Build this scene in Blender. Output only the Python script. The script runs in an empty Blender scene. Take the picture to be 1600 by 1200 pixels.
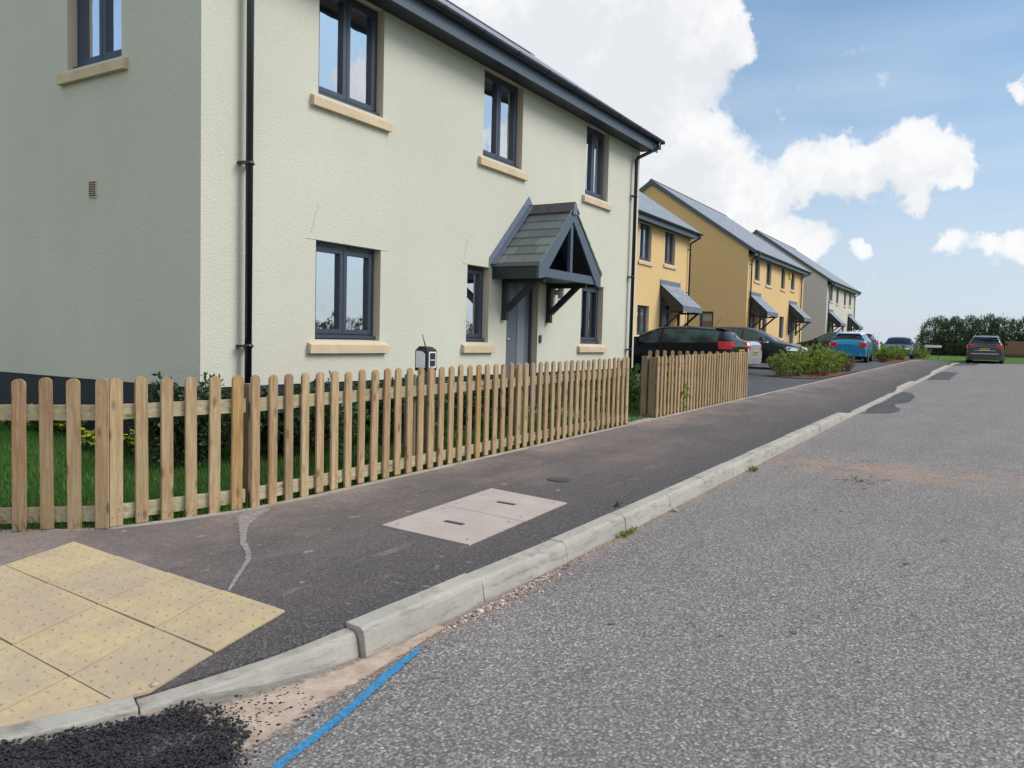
import bpy, math, random
import numpy as np
from mathutils import Vector, Matrix, noise as mnoise
random.seed(7); rng = np.random.default_rng(7)
D = bpy.data; SC = bpy.context.scene; COL = SC.collection
R = math.radians

# ------------------------------------------------------------------ object helpers
def tag(o, label=None, cat=None, group=None, kind=None):
    if label: o['label'] = label
    if cat: o['category'] = cat
    if group: o['group'] = group
    if kind: o['kind'] = kind
    return o
def empty(name, loc, label, cat, group=None, rz=0.0):
    o = D.objects.new(name, None); o.empty_display_size = 0.2
    o.location = loc; o.rotation_euler = (0, 0, rz); COL.objects.link(o)
    return tag(o, label, cat, group)

class MB:
    """collects geometry in world (or thing-local) coordinates"""
    def __init__(s): s.v = []; s.f = []; s.m = []; s.uv = {}; s.sm = []
    def add(s, vs, fs, mi=0, smooth=False):
        b = len(s.v); s.v.extend([tuple(v) for v in vs])
        for f in fs:
            s.f.append([b+i for i in f]); s.m.append(mi); s.sm.append(smooth)
        return s
    def box(s, x0, x1, y0, y1, z0, z1, mi=0):
        v = [(x0,y0,z0),(x1,y0,z0),(x1,y1,z0),(x0,y1,z0),(x0,y0,z1),(x1,y0,z1),(x1,y1,z1),(x0,y1,z1)]
        return s.add(v, [(0,3,2,1),(4,5,6,7),(0,1,5,4),(1,2,6,5),(2,3,7,6),(3,0,4,7)], mi)
    def prism(s, pts, vec, mi=0, smooth=False):
        """pts: planar polygon (3d), extruded by vec"""
        n = len(pts); v = [tuple(p) for p in pts] + [tuple(np.add(p, vec)) for p in pts]
        f = [tuple(range(n-1,-1,-1)), tuple(range(n, 2*n))] + [(i,(i+1)%n,n+(i+1)%n,n+i) for i in range(n)]
        return s.add(v, f, mi, smooth)
    def bar(s, a, b, w, h, mi=0, up=(0,0,1)):
        a = Vector(a); b = Vector(b); d = (b-a).normalized(); u = Vector(up)
        l = d.cross(u)
        if l.length < 1e-4: l = Vector((1,0,0))
        l.normalize(); u = l.cross(d).normalized(); l *= w/2; u *= h/2
        v = [a-l-u, a+l-u, a+l+u, a-l+u, b-l-u, b+l-u, b+l+u, b-l+u]
        return s.add(v, [(3,2,1,0),(4,5,6,7),(0,1,5,4),(1,2,6,5),(2,3,7,6),(3,0,4,7)], mi)
    def tube(s, pts, r, n=10, mi=0, caps=True, r1=None):
        pts = [Vector(p) for p in pts]; base = len(s.v); prev = None; k = len(pts)
        for i, p in enumerate(pts):
            d = (pts[min(i+1,k-1)]-pts[max(i-1,0)]).normalized()
            a = Vector((0,0,1)) if abs(d.z) < .9 else Vector((1,0,0))
            if prev is None: u = d.cross(a).normalized()
            else: u = (prev - d*prev.dot(d)).normalized()
            prev = u; w = d.cross(u)
            rr = r if r1 is None else r + (r1-r)*i/max(1,k-1)
            for j in range(n):
                t = 2*math.pi*j/n
                s.v.append(tuple(p + u*math.cos(t)*rr + w*math.sin(t)*rr))
        for i in range(k-1):
            for j in range(n):
                s.f.append([base+i*n+j, base+i*n+(j+1)%n, base+(i+1)*n+(j+1)%n, base+(i+1)*n+j]); s.m.append(mi); s.sm.append(True)
        if caps:
            s.f.append([base+j for j in range(n-1,-1,-1)]); s.m.append(mi); s.sm.append(False)
            s.f.append([base+(k-1)*n+j for j in range(n)]); s.m.append(mi); s.sm.append(False)
        return s
    def build(s, name, mats, parent=None, origin=None, bevel=0, fixn=True):
        me = D.meshes.new(name)
        o0 = Vector(origin) if origin is not None else (parent.matrix_basis.translation if parent and parent.get('_w') else Vector((0,0,0)))
        if parent is not None and origin is None:
            o0 = WORG(parent)
        me.from_pydata([(v[0]-o0.x, v[1]-o0.y, v[2]-o0.z) for v in s.v], [], s.f)
        if not isinstance(mats, (list, tuple)): mats = [mats]
        for m in mats: me.materials.append(m)
        me.polygons.foreach_set('material_index', s.m)
        me.polygons.foreach_set('use_smooth', s.sm)
        if s.uv:
            ul = me.uv_layers.new(name='uv')
            for fi, uvs in s.uv.items():
                p = me.polygons[fi]
                for k, li in enumerate(p.loop_indices): ul.data[li].uv = uvs[k]
        me.update()
        if fixn:
            import bmesh
            bm = bmesh.new(); bm.from_mesh(me); bmesh.ops.recalc_face_normals(bm, faces=bm.faces); bm.to_mesh(me); bm.free()
        o = D.objects.new(name, me); COL.objects.link(o)
        if parent is not None: o.parent = parent
        elif origin is not None: o.location = origin
        if bevel:
            bv = o.modifiers.new('bevel', 'BEVEL'); bv.width = bevel; bv.segments = 2; bv.limit_method = 'ANGLE'; bv.angle_limit = R(40)
        return o
def WORG(o):
    """origin to subtract: things built in world coordinates have a translated, unrotated root"""
    v = Vector((0,0,0))
    if o.get('_local'): return v
    p = o
    while p is not None:
        if p.get('_local'): return Vector((0,0,0))
        v += p.location; p = p.parent
    return v

# ------------------------------------------------------------------ material helpers
class NT:
    def __init__(s, name):
        s.mat = D.materials.new(name); s.mat.use_nodes = True; s.t = s.mat.node_tree; s.t.nodes.clear()
        s.out = s.t.nodes.new('ShaderNodeOutputMaterial'); s.b = s.t.nodes.new('ShaderNodeBsdfPrincipled')
        s.t.links.new(s.b.outputs[0], s.out.inputs[0]); s.tc = None
    def n(s, typ, ins=None, **props):
        nd = s.t.nodes.new(typ)
        for k, v in props.items(): setattr(nd, k, v)
        for k, v in (ins or {}).items():
            sk = nd.inputs[k]
            if isinstance(v, bpy.types.NodeSocket): s.t.links.new(v, sk)
            else:
                if sk.type == 'RGBA' and len(v) == 3: v = (*v, 1)
                sk.default_value = v
        return nd
    def link(s, a, b): s.t.links.new(a, b)
    def obj(s):
        if s.tc is None: s.tc = s.n('ShaderNodeTexCoord')
        return s.tc.outputs['Object']
    def uv(s):
        if s.tc is None: s.tc = s.n('ShaderNodeTexCoord')
        return s.tc.outputs['UV']
    def map(s, vec, scale=(1,1,1), loc=(0,0,0), rot=(0,0,0)):
        return s.n('ShaderNodeMapping', {'Vector': vec, 'Scale': scale, 'Location': loc, 'Rotation': rot}).outputs[0]
    def noise(s, vec, scale=5, detail=3, rough=.55, dist=0, color=False):
        return s.n('ShaderNodeTexNoise', {'Vector': vec, 'Scale': scale, 'Detail': detail, 'Roughness': rough, 'Distortion': dist}).outputs[1 if color else 0]
    def vor(s, vec, scale=5, feature='F1', out='Distance', rand=1.0):
        return s.n('ShaderNodeTexVoronoi', {'Vector': vec, 'Scale': scale, 'Randomness': rand}, feature=feature).outputs[out]
    def ramp(s, fac, stops, interp='LINEAR'):
        r = s.n('ShaderNodeValToRGB', {'Fac': fac}); cr = r.color_ramp; cr.interpolation = interp
        while len(cr.elements) < len(stops): cr.elements.new(.5)
        for e, (p, c) in zip(cr.elements, stops):
            e.position = p; e.color = (*c, 1) if not isinstance(c, (int, float)) else (c, c, c, 1)
        return r.outputs[0]
    def mix(s, fac, a, b, blend='MIX'):
        m = s.n('ShaderNodeMix', data_type='RGBA', blend_type=blend)
        for i, v in ((0, fac), (6, a), (7, b)):
            sk = m.inputs[i]
            if isinstance(v, bpy.types.NodeSocket): s.t.links.new(v, sk)
            elif i == 0: sk.default_value = v
            else: sk.default_value = (*v, 1) if len(v) == 3 else v
        return m.outputs[2]
    def math(s, op, a, b=0.0, clamp=False):
        m = s.n('ShaderNodeMath', {0: a, 1: b}, operation=op, use_clamp=clamp); return m.outputs[0]
    def bump(s, h, strength=.3, dist=.01):
        bn = s.n('ShaderNodeBump', {'Height': h, 'Strength': strength, 'Distance': dist}); s.link(bn.outputs[0], s.b.inputs['Normal']); return bn
    def set(s, **k):
        for kk, v in k.items():
            sk = s.b.inputs[{'color':'Base Color','rough':'Roughness','metal':'Metallic','spec':'Specular IOR Level','coat':'Coat Weight','coatr':'Coat Roughness','alpha':'Alpha','trans':'Transmission Weight','subs':'Subsurface Weight','ior':'IOR'}[kk]]
            if isinstance(v, bpy.types.NodeSocket): s.t.links.new(v, sk)
            else: sk.default_value = (*v, 1) if (isinstance(v, tuple) and len(v) == 3) else v
        return s.mat

def plain(name, col, rough=.5, metal=0, spec=.5, coat=0, var=.12, vs=8, bump=0, bs=60):
    m = NT(name); o = m.obj()
    nz = m.noise(o, vs, 4, .6)
    c = m.mix(m.math('MULTIPLY', nz, 1.0), tuple(x*(1-var) for x in col), tuple(min(1, x*(1+var)) for x in col))
    m.set(color=c, rough=rough, metal=metal, spec=spec, coat=coat)
    if bump: m.bump(m.noise(o, bs, 3), bump, .004)
    return m.mat

def isl_mat(name, a, b, c, rough=.85):
    m = NT(name); g = m.n('ShaderNodeNewGeometry'); m.set(color=m.ramp(g.outputs['Random Per Island'], [(0,a),(.5,b),(1,c)]), rough=rough, spec=.35)
    m.bump(m.noise(m.obj(), 180, 2), .3, .002); return m.mat

def render_mat(name, col, grime=.1, fine=1.0):
    m = NT(name); o = m.obj()
    a = m.noise(o, .45, 4, .6); b = m.noise(m.map(o, (1,1,.25)), 1.6, 4, .6)
    c = m.mix(m.ramp(a, [(.3,0),(.7,1)]), tuple(x*(1-grime) for x in col), col)
    c = m.mix(m.math('MULTIPLY', m.ramp(b, [(.42,0),(.75,1)]), .34), c, (col[0]*.95, col[1]*.86, col[2]*.84))
    # roughcast: lumpy throw texture
    v1 = m.vor(o, 55*fine, 'SMOOTH_F1'); n1 = m.noise(o, 38*fine, 4, .7, .6); n2 = m.noise(o, 120*fine, 2, .6)
    h = m.math('ADD', m.math('MULTIPLY', v1, .8), m.math('ADD', m.math('MULTIPLY', n1, 1.2), m.math('MULTIPLY', n2, .35)))
    c = m.mix(m.math('MULTIPLY', m.ramp(n1, [(.3,1),(.55,0)]), .10), c, tuple(x*.72 for x in col))
    m.set(color=c, rough=.93, spec=.2)
    m.bump(h, .52, .006)
    return m.mat

def wood_mat(name, a, b, c3, rot=(0,0,0)):
    m = NT(name); o = m.obj(); oi = m.n('ShaderNodeObjectInfo')
    rnd = oi.outputs['Random']
    off = m.n('ShaderNodeVectorMath', {0: o, 1: m.n('ShaderNodeCombineXYZ', {'X': m.math('MULTIPLY', rnd, 37.), 'Y': m.math('MULTIPLY', rnd, 11.), 'Z': m.math('MULTIPLY', rnd, 23.)}).outputs[0]}, operation='ADD').outputs[0]
    off = m.map(off, rot=rot)
    g = m.noise(m.map(off, (26, 26, 1.6)), 1.6, 5, .65, .8)
    big = m.noise(m.map(off, (2, 2, .8)), 1.5, 2)
    base = m.ramp(rnd, [(0, a), (.3, b), (.55, tuple(x*1.12 for x in a)), (.80, b), (.88, c3), (.93, tuple(x*.82 for x in b)), (1, a)])
    dark = m.mix(1.0, base, (.66, .56, .47), 'MULTIPLY')
    col = m.mix(m.ramp(g, [(.38, 1), (.62, 0)]), base, dark)
    col = m.mix(m.math('MULTIPLY', m.ramp(big, [(.35,0),(.7,1)]), .45), col, (a[0]*.8, a[1]*.9, a[2]*.85))
    kn = m.vor(m.map(off, (13, 13, 5.2)), 1.0)
    knm = m.ramp(kn, [(.10, 1), (.17, .5), (.26, 0)])
    col = m.mix(m.math('MULTIPLY', knm, .8), col, (.15, .075, .035))
    alg = m.noise(m.map(off, (3,3,1.2)), 1.1, 3, .6)
    col = m.mix(m.math('MULTIPLY', m.ramp(alg, [(.52,0),(.75,1)]), .28), col, (.33,.31,.17))
    fine = m.noise(m.map(off, (160, 160, 7)), 1.5, 3, .6)
    col = m.mix(m.math('MULTIPLY', m.ramp(fine, [(.4,1),(.6,0)]), .25), col, (.12,.08,.05))
    m.set(color=col, rough=.78, spec=.25); m.bump(m.math('ADD', g, m.math('MULTIPLY', fine, .6)), .35, .003)
    return m.mat

def road_mat():
    m = NT('road_chippings'); o = m.obj()
    w = m.n('ShaderNodeVectorMath', {0: o, 1: m.n('ShaderNodeVectorMath', {0: m.noise(o, 50, 2, .5, 0, True), 3: .014}, operation='SCALE').outputs[0]}, operation='ADD').outputs[0]
    vc = m.vor(w, 84, 'F1', 'Color'); vd = m.vor(w, 84, 'F1', 'Distance')
    rnd = m.n('ShaderNodeSeparateColor', {0: vc}).outputs[0]; rn2 = m.n('ShaderNodeSeparateColor', {0: vc}).outputs[1]
    stone = m.ramp(rnd, [(0,(.158,.150,.146)),(.35,(.22,.208,.201)),(.65,(.285,.270,.261)),(.9,(.375,.357,.342)),(1,(.50,.482,.456))])
    stone = m.mix(m.ramp(rn2, [(.80,0),(.9,.5)]), stone, (.27,.20,.17))
    binder = (.112,.107,.107)
    c = m.mix(m.ramp(vd, [(.42,0),(.72,1)]), stone, binder)
    # broad wear, grey/pink tint
    big = m.noise(o, .35, 4, .6); med = m.noise(m.map(o, (.6, 1.6, 1)), 1.3, 5, .65)
    c = m.mix(m.math('MULTIPLY', m.ramp(med, [(.35,0),(.75,1)]), .5), c, (.28,.255,.25), 'SOFT_LIGHT')
    c = m.mix(m.math('MULTIPLY', m.ramp(big, [(.35,1),(.65,0)]), .22), c, (.15,.145,.15))
    spots = m.noise(o, 2.2, 3, .6)
    c = m.mix(m.math('MULTIPLY', m.ramp(spots, [(.66,0),(.76,1)]), .22), c, (.30,.20,.15))
    # reddish soil washed off the verge, crossing the road near x = 9.5, and a dusty margin by the kerb
    sp = m.n('ShaderNodeSeparateXYZ', {0: o}); X = sp.outputs[0]; Y = sp.outputs[1]
    wob = m.math('MULTIPLY', m.math('SUBTRACT', m.noise(o, 1.7, 5, .7), .5), 1.5)
    line = m.math('ADD', m.math('MULTIPLY', m.math('SUBTRACT', Y, 1.9), .04), 9.0)
    dd = m.math('ABSOLUTE', m.math('ADD', m.math('SUBTRACT', X, line), wob))
    trail = m.ramp(m.math('DIVIDE', dd, .85), [(0,1),(.35,.6),(1,0)])
    patch = m.ramp(m.noise(m.map(o,(1.2,1.0,1)), 2.3, 5, .7), [(.40,.12),(.60,1)])
    ym = m.ramp(m.math('DIVIDE', m.math('SUBTRACT', 2.3, Y), 4.), [(0,.25),(.15,.8),(.35,1),(.7,.55),(1,.15)])
    fac = m.math('MULTIPLY', m.math('MULTIPLY', trail, patch), m.math('MULTIPLY', ym, 1.0))
    grain = m.ramp(m.noise(o, 70, 2, .6), [(.35,.35),(.6,1)])
    c = m.mix(m.math('MULTIPLY', fac, grain), c, (.36,.235,.165))
    marg = m.ramp(m.math('ADD', m.math('SUBTRACT', 2.2, Y), m.math('MULTIPLY', m.math('SUBTRACT', m.noise(o, 3.5, 4, .65), .5), .22)), [(.02,1),(.16,0)])
    c = m.mix(m.math('MULTIPLY', m.math('MULTIPLY', marg, .75), grain), c, (.30,.21,.165))
    m.set(color=c, rough=.86, spec=.3)
    m.bump(m.math('SUBTRACT', 1.0, vd), .5, .006)
    return m.mat

def pav_mat(name='pavement_asphalt', base=(.076,.069,.070), dusty=True, sc=150):
    m = NT(name); o = m.obj()
    vc = m.vor(o, sc, 'F1', 'Color'); rnd = m.n('ShaderNodeSeparateColor', {0: vc}).outputs[0]
    c = m.ramp(rnd, [(0, tuple(x*.55 for x in base)), (.6, base), (.9, tuple(x*1.5 for x in base)), (1, tuple(min(1,x*2.4) for x in base))])
    n1 = m.noise(o, .8, 5, .65); n2 = m.noise(m.map(o, (.55,1.9,1)), 1.6, 6, .7); n3 = m.noise(o, 28, 3, .6)
    if dusty:
        d = m.math('MULTIPLY', m.ramp(m.math('ADD', m.math('MULTIPLY', n1, .5), m.math('MULTIPLY', n2, .5)), [(.44,0),(.66,1)]), m.ramp(n3, [(.3,.35),(.6,1)]))
        sp = m.n('ShaderNodeSeparateXYZ', {0: o}); Y = sp.outputs[1]
        # the fence side is dustier than the freshly reinstated kerb side
        side = m.ramp(m.math('DIVIDE', m.math('SUBTRACT', Y, 2.3), 2.2), [(.05,.0),(.4,.6),(.95,1)])
        c = m.mix(m.math('MULTIPLY', m.math('MULTIPLY', d, side), .85), c, (.27,.195,.17))
        c = m.mix(m.math('MULTIPLY', side, .26), c, (.20,.175,.165))
        fe = m.math('MULTIPLY', m.ramp(m.math('ADD', m.math('SUBTRACT', 4.2, Y), m.math('MULTIPLY', m.math('SUBTRACT', m.noise(o, 2.4, 5, .7), .5), 1.3)), [(-.05,.95),(.55,0)]), m.ramp(n3, [(.3,.4),(.6,1)]))
        c = m.mix(m.math('MULTIPLY', m.math('MULTIPLY', fe, m.ramp(n1, [(.35,.3),(.6,1)])), .6), c, (.32,.26,.225))
        st = m.noise(o, 11, 2, .5)
        c = m.mix(m.math('MULTIPLY', m.ramp(st, [(.71,0),(.745,1)]), .55), c, (.36,.30,.28))
        sk = m.noise(m.map(o, (1.2,5,1), rot=(0,0,.3)), 2.1, 4, .6)
        c = m.mix(m.math('MULTIPLY', m.ramp(sk, [(.64,0),(.74,1)]), .35), c, (.30,.23,.21))
    else:
        c = m.mix(m.math('MULTIPLY', m.ramp(n2, [(.35,0),(.75,1)]), .5), c, tuple(x*1.8 for x in base))
    m.set(color=c, rough=.9, spec=.3); m.bump(rnd, .35, .004)
    return m.mat

def conc_mat(name, a, b, dirt=(.16,.14,.12), ds=.4, streak=False):
    m = NT(name); o = m.obj()
    n1 = m.noise(o, 3, 5, .65); n2 = m.noise(o, 45, 3, .6); n3 = m.noise(m.map(o, (1.2,1.2,9)) if streak else o, 4, 5, .7)
    c = m.mix(m.ramp(n1, [(.3,0),(.7,1)]), a, b)
    c = m.mix(m.math('MULTIPLY', m.ramp(n2, [(.45,0),(.7,1)]), .25), c, tuple(x*.75 for x in a))
    c = m.mix(m.math('MULTIPLY', m.ramp(n3, [(.52,0),(.72,1)]), ds), c, dirt)
    pit = m.vor(o, 70); c = m.mix(m.math('MULTIPLY', m.ramp(pit, [(.08,1),(.16,0)]), .5), c, dirt)
    m.set(color=c, rough=.9, spec=.25); m.bump(m.math('ADD', n2, m.math('MULTIPLY', n1, .4)), .3, .003)
    return m.mat

def slate_mat(name, base=(.17,.185,.205)):
    m = NT(name); u = m.uv()
    br = m.n('ShaderNodeTexBrick', {'Vector': u, 'Color1': tuple(x*.82 for x in base), 'Color2': tuple(x*1.18 for x in base), 'Mortar': tuple(x*.35 for x in base),
        'Scale': 1.0, 'Mortar Size': .008, 'Mortar Smooth': .15, 'Bias': 0.0, 'Brick Width': .3, 'Row Height': .24})
    n1 = m.noise(m.obj(), 1.1, 4); n2 = m.noise(m.obj(), 25, 3)
    c = m.mix(m.math('MULTIPLY', m.ramp(n1,[(.3,0),(.7,1)]), .3), br.outputs[0], tuple(x*.8 for x in base))
    c = m.mix(m.math('MULTIPLY', n2, .25), c, tuple(x*1.3 for x in base))
    m.set(color=c, rough=.6, spec=.45)
    # each course laps the one below: sawtooth height along v
    sp = m.n('ShaderNodeSeparateXYZ', {0: u}); fr = m.math('FRACT', m.math('DIVIDE', sp.outputs[1], .24))
    m.bump(m.math('ADD', m.math('MULTIPLY', m.math('SUBTRACT', 1.0, fr), 1.0), m.math('MULTIPLY', br.outputs[1], -.7)), .6, .012)
    return m.mat

def leaf_mat(name, a, b, c, rough=.5, trans=.25):
    m = NT(name); g = m.n('ShaderNodeNewGeometry'); rnd = g.outputs['Random Per Island']
    col = m.ramp(rnd, [(0, a), (.5, b), (.85, c), (1, tuple((x+y)/2 for x, y in zip(b, c)))])
    big = m.noise(m.obj(), 2.2, 2)
    col = m.mix(m.math('MULTIPLY', m.ramp(big, [(.4,0),(.65,1)]), .35), col, a)
    m.set(color=col, rough=rough, spec=.35)
    tr = m.n('ShaderNodeBsdfTranslucent', {'Color': m.mix(1.0, col, (1.3,1.5,.6), 'MULTIPLY')})
    ms = m.n('ShaderNodeMixShader', {0: trans, 1: m.b.outputs[0], 2: tr.outputs[0]})
    m.link(ms.outputs[0], m.out.inputs[0])
    return m.mat

def glass_mat(name, tint=(.02,.025,.03), refl=.62, see=.5):
    """window glass: strong sky reflection over what is behind the pane"""
    m = NT(name)
    gl = m.n('ShaderNodeBsdfGlossy', {'Color': (.93,.96,1.0), 'Roughness': .015})
    wob = m.n('ShaderNodeBump', {'Height': m.noise(m.obj(), 1.6, 2), 'Strength': .35, 'Distance': .02})
    m.link(wob.outputs[0], gl.inputs['Normal'])
    tr = m.n('ShaderNodeBsdfTransparent', {'Color': (.80,.86,.85)})
    df = m.n('ShaderNodeBsdfDiffuse', {'Color': tint})
    a = m.n('ShaderNodeMixShader', {0: see, 1: df.outputs[0], 2: tr.outputs[0]})
    fr = m.n('ShaderNodeFresnel', {'IOR': 1.9})
    f = m.math('ADD', m.math('MULTIPLY', fr.outputs[0], .9), refl, True)
    b = m.n('ShaderNodeMixShader', {0: f, 1: a.outputs[0], 2: gl.outputs[0]})
    m.link(b.outputs[0], m.out.inputs[0]); m.mat.node_tree.nodes.remove(m.b)
    return m.mat

M = {}
M['green_render'] = render_mat('pale_green_render', (.61,.603,.515))
M['yellow_render'] = render_mat('yellow_render', (.70,.49,.235), .06)
M['grey_render'] = render_mat('stone_grey_render', (.60,.555,.51), .06)
M['plinth'] = plain('black_plinth', (.012,.014,.020), .55, var=.25, vs=3, bump=.2)
M['reveal'] = plain('stone_reveal', (.58,.50,.40), .85, var=.06)
M['sill'] = conc_mat('cast_stone_sill', (.55,.43,.29), (.66,.53,.37), (.40,.31,.2), .15)
M['frame'] = plain('slate_blue_frame', (.042,.052,.082), .38, var=.1, vs=3)
M['blueboard'] = plain('blue_grey_painted_timber', (.066,.092,.128), .5, var=.12, vs=6)
M['darkboard'] = plain('dark_painted_timber', (.016,.021,.030), .5, var=.2)
M['blackplastic'] = plain('black_gutter_plastic', (.011,.013,.019), .28, var=.1)
M['lead'] = plain('lead_flashing', (.12,.15,.21), .55, var=.2, vs=14, bump=.2)
M['slate'] = slate_mat('roof_slates', (.225,.25,.29))
M['slate_green'] = isl_mat('porch_slates', (.095,.113,.118), (.125,.147,.152), (.16,.178,.18), .62)
M['ridge'] = plain('ridge_tile', (.06,.055,.062), .8, var=.25, bump=.3)
M['door'] = plain('grey_door', (.12,.135,.155), .4, var=.05)
M['doorlight'] = plain('pale_grey_door_panel', (.20,.225,.25), .4, var=.05)
M['interior'] = plain('dark_interior', (.008,.009,.011), .95, spec=.1)
M['blind'] = plain('white_blind', (.78,.78,.80), .8, var=.05)
M['glass'] = glass_mat('window_glass', refl=.58)
M['glass_clear'] = glass_mat('clear_glass', refl=.12, see=.75)
M['wood'] = wood_mat('fence_timber', (.525,.385,.235), (.44,.30,.18), (.54,.32,.115))
M['wood_old'] = wood_mat('fence_post_timber', (.30,.24,.165), (.24,.185,.12), (.25,.16,.09))
M['wood_pale'] = wood_mat('fence_rail_timber', (.56,.51,.36), (.52,.46,.32), (.50,.43,.29), (0,R(90),0))
M['screw'] = plain('zinc_screw', (.75,.75,.72), .3, 1.0)
M['road'] = road_mat()
M['pave'] = pav_mat()
M['patch'] = pav_mat('dark_asphalt_patch', (.060,.060,.065), False)
M['drive'] = pav_mat('driveway_asphalt', (.065,.066,.074), False)
M['kerb'] = conc_mat('kerb_concrete', (.31,.297,.268), (.42,.398,.35), (.15,.135,.115), .8, True)
M['edging'] = conc_mat('edging_concrete', (.31,.27,.235), (.44,.39,.345), (.22,.15,.12), .7)
M['cover'] = conc_mat('cover_concrete', (.365,.312,.285), (.45,.388,.357), (.36,.29,.25), .35)
M['white'] = plain('white_plastic', (.78,.78,.79), .4, var=.03)
M['iron'] = plain('cast_iron', (.05,.055,.065), .6, var=.3, bump=.3)
M['grass_ground'] = NT('lawn_soil'); _m = M['grass_ground']
_c = _m.mix(_m.ramp(_m.noise(_m.obj(), 1.6, 5, .65), [(.35,0),(.7,1)]), (.035,.085,.018), (.075,.15,.03))
_c = _m.mix(_m.math('MULTIPLY', _m.ramp(_m.noise(_m.obj(), 26, 4, .7), [(.4,0),(.6,1)]), .55), _c, (.025,.05,.012))
M['grass_ground'] = _m.set(color=_c, rough=.95, spec=.15); _m.bump(_m.noise(_m.obj(), 60, 3), .6, .02)
M['grass'] = leaf_mat('grass_blades', (.035,.10,.018), (.06,.16,.028), (.11,.22,.05), .55, .3)
M['soil'] = conc_mat('soil', (.13,.085,.055), (.20,.14,.10), (.07,.05,.04), .6)
M['sand'] = conc_mat('sand_mortar', (.36,.28,.225), (.46,.365,.30), (.22,.15,.11), .6)
M['stone'] = conc_mat('gravel_stones', (.38,.27,.21), (.52,.42,.36), (.2,.13,.1), .3)

# ------------------------------------------------------------------ ground heights
def zr(x):
    if x < 51: return .0115*(x-2.5)
    if x < 62: return .0115*48.5 - .006*(x-51)
    return .0115*48.5 - .066
def kh(x):
    K = [(-9,.02),(1.2,.022),(1.72,.035),(2.0,.07),(2.42,.115),(2.6,.12),(14.3,.12),(15.3,.03),(22.3,.03),(23.2,.11),(26.6,.11),(27.6,.03),(34,.03),(35,.11),(44,.11),(46,.03),(80,.03)]
    for (a,b),(c,d) in zip(K, K[1:]):
        if a <= x <= c: return b+(d-b)*(x-a)/(c-a)
    return .03
def cam_z(y):  # road crossfall
    t = max(0., 2.17-y)
    return .018*min(t, 3.2) - .018*max(0., t-3.2)
KF = [(57,2.16),(45,2.16),(36,2.16),(26,2.16),(20,2.16),(14.4,2.17),(9,2.165),(6,2.16),(4.2,2.165),(3.34,2.19),(2.9,2.205),(2.5,2.235),(2.29,2.275),(2.12,2.33),(1.9,2.43),(1.68,2.53),(1.41,2.645),(1.28,2.72),(1.08,2.9),(.85,3.2),(.62,3.65),(.42,4.3),(.32,5.2),(.3,7)]
def yk(x):
    for (a,b),(c,d) in zip(KF, KF[1:]):
        if c <= x <= a: return d+(b-d)*(x-c)/(a-c) + .13
    return 2.3 if x > 50 else 7.
def zf(x): return zr(x)+.15
def pav_z(x, y):
    k = yk(x); t = min(1., max(0., (y-k)/max(.3, 4.2-k)))
    return (zr(x)+kh(x)) + (zf(x)-zr(x)-kh(x))*t
def drive_z(x, y): return zr(x)+.155+.008*max(0,y-4.2)
def lawn_z(x, y): return zr(x)+.145+.036*max(0,y-4.4) - (0 if x > 4.7 else 0)

def sheet(name, rows, zfun, mat, kind='structure', dz=0.):
    """rows: list of point rows (equal length) -> grid"""
    b = MB(); n = len(rows[0])
    v = [(p[0], p[1], zfun(p[0], p[1])+dz) for r in rows for p in r]
    f = [(i*n+j, i*n+j+1, (i+1)*n+j+1, (i+1)*n+j) for i in range(len(rows)-1) for j in range(n-1)]
    b.add(v, f, 0, True)
    o = b.build(name, mat); o['kind'] = kind
    if o.data.polygons[0].normal.z < 0: o.data.flip_normals()
    return o
def lerp(a, b, t): return (a[0]+(b[0]-a[0])*t, a[1]+(b[1]-a[1])*t)
xs = [-14,-6,-3,-1,0,.5,1,1.3,1.6,1.9,2.2,2.5,3,4,6,9,13,18,24,30,36,42,48,52,56,57.5]
sheet('road', [[(x, y) for y in (-7.5,-4.2,-2.6,-1.03,0,1,1.8,2.25,2.9,4,6,9)] if x < 1.9 else [(x, y) for y in (-7.5,-4.2,-2.6,-1.03,0,.5,1,1.4,1.8,2.0,2.15,2.26)] for x in xs], lambda x,y: zr(x)+cam_z(y), M['road'])
def terr(x, y):
    r = max(abs(y-3)-12, x-62, -x-4, 0)
    if x > 57 and y < 16: base = zr(60)+.0+.075*min(max(x-58,0),6) -.02
    else: base = zr(min(max(x,-6),60)) - .02
    return base - .012*min(r, 300) - .0*r - (.05 if x < 57 else 0)
gx = [-3000,-600,-150,-50,-20,-6,0,5,10,15,20,25,30,36,42,48,52,57.55,60,64,70,90,150,400,1000,3000]
gy = [-3000,-800,-200,-60,-30,-15,-9,-7.45,-4,0,4,8,12,16,20,30,60,200,800,3000]
_m = NT('meadow'); _c = _m.mix(_m.ramp(_m.noise(_m.obj(), .5, 6, .65), [(.35,0),(.7,1)]), (.06,.13,.028), (.10,.19,.045))
_c = _m.mix(_m.math('MULTIPLY', _m.ramp(_m.noise(_m.obj(), 9, 5, .7), [(.4,0),(.62,1)]), .5), _c, (.04,.085,.02))
M['meadow'] = _m.set(color=_c, rough=.95, spec=.15); _m.bump(_m.noise(_m.obj(), 20, 4), .7, .04)
sheet('ground', [[(x, y) for y in gy] for x in gx], terr, M['meadow'])

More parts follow.
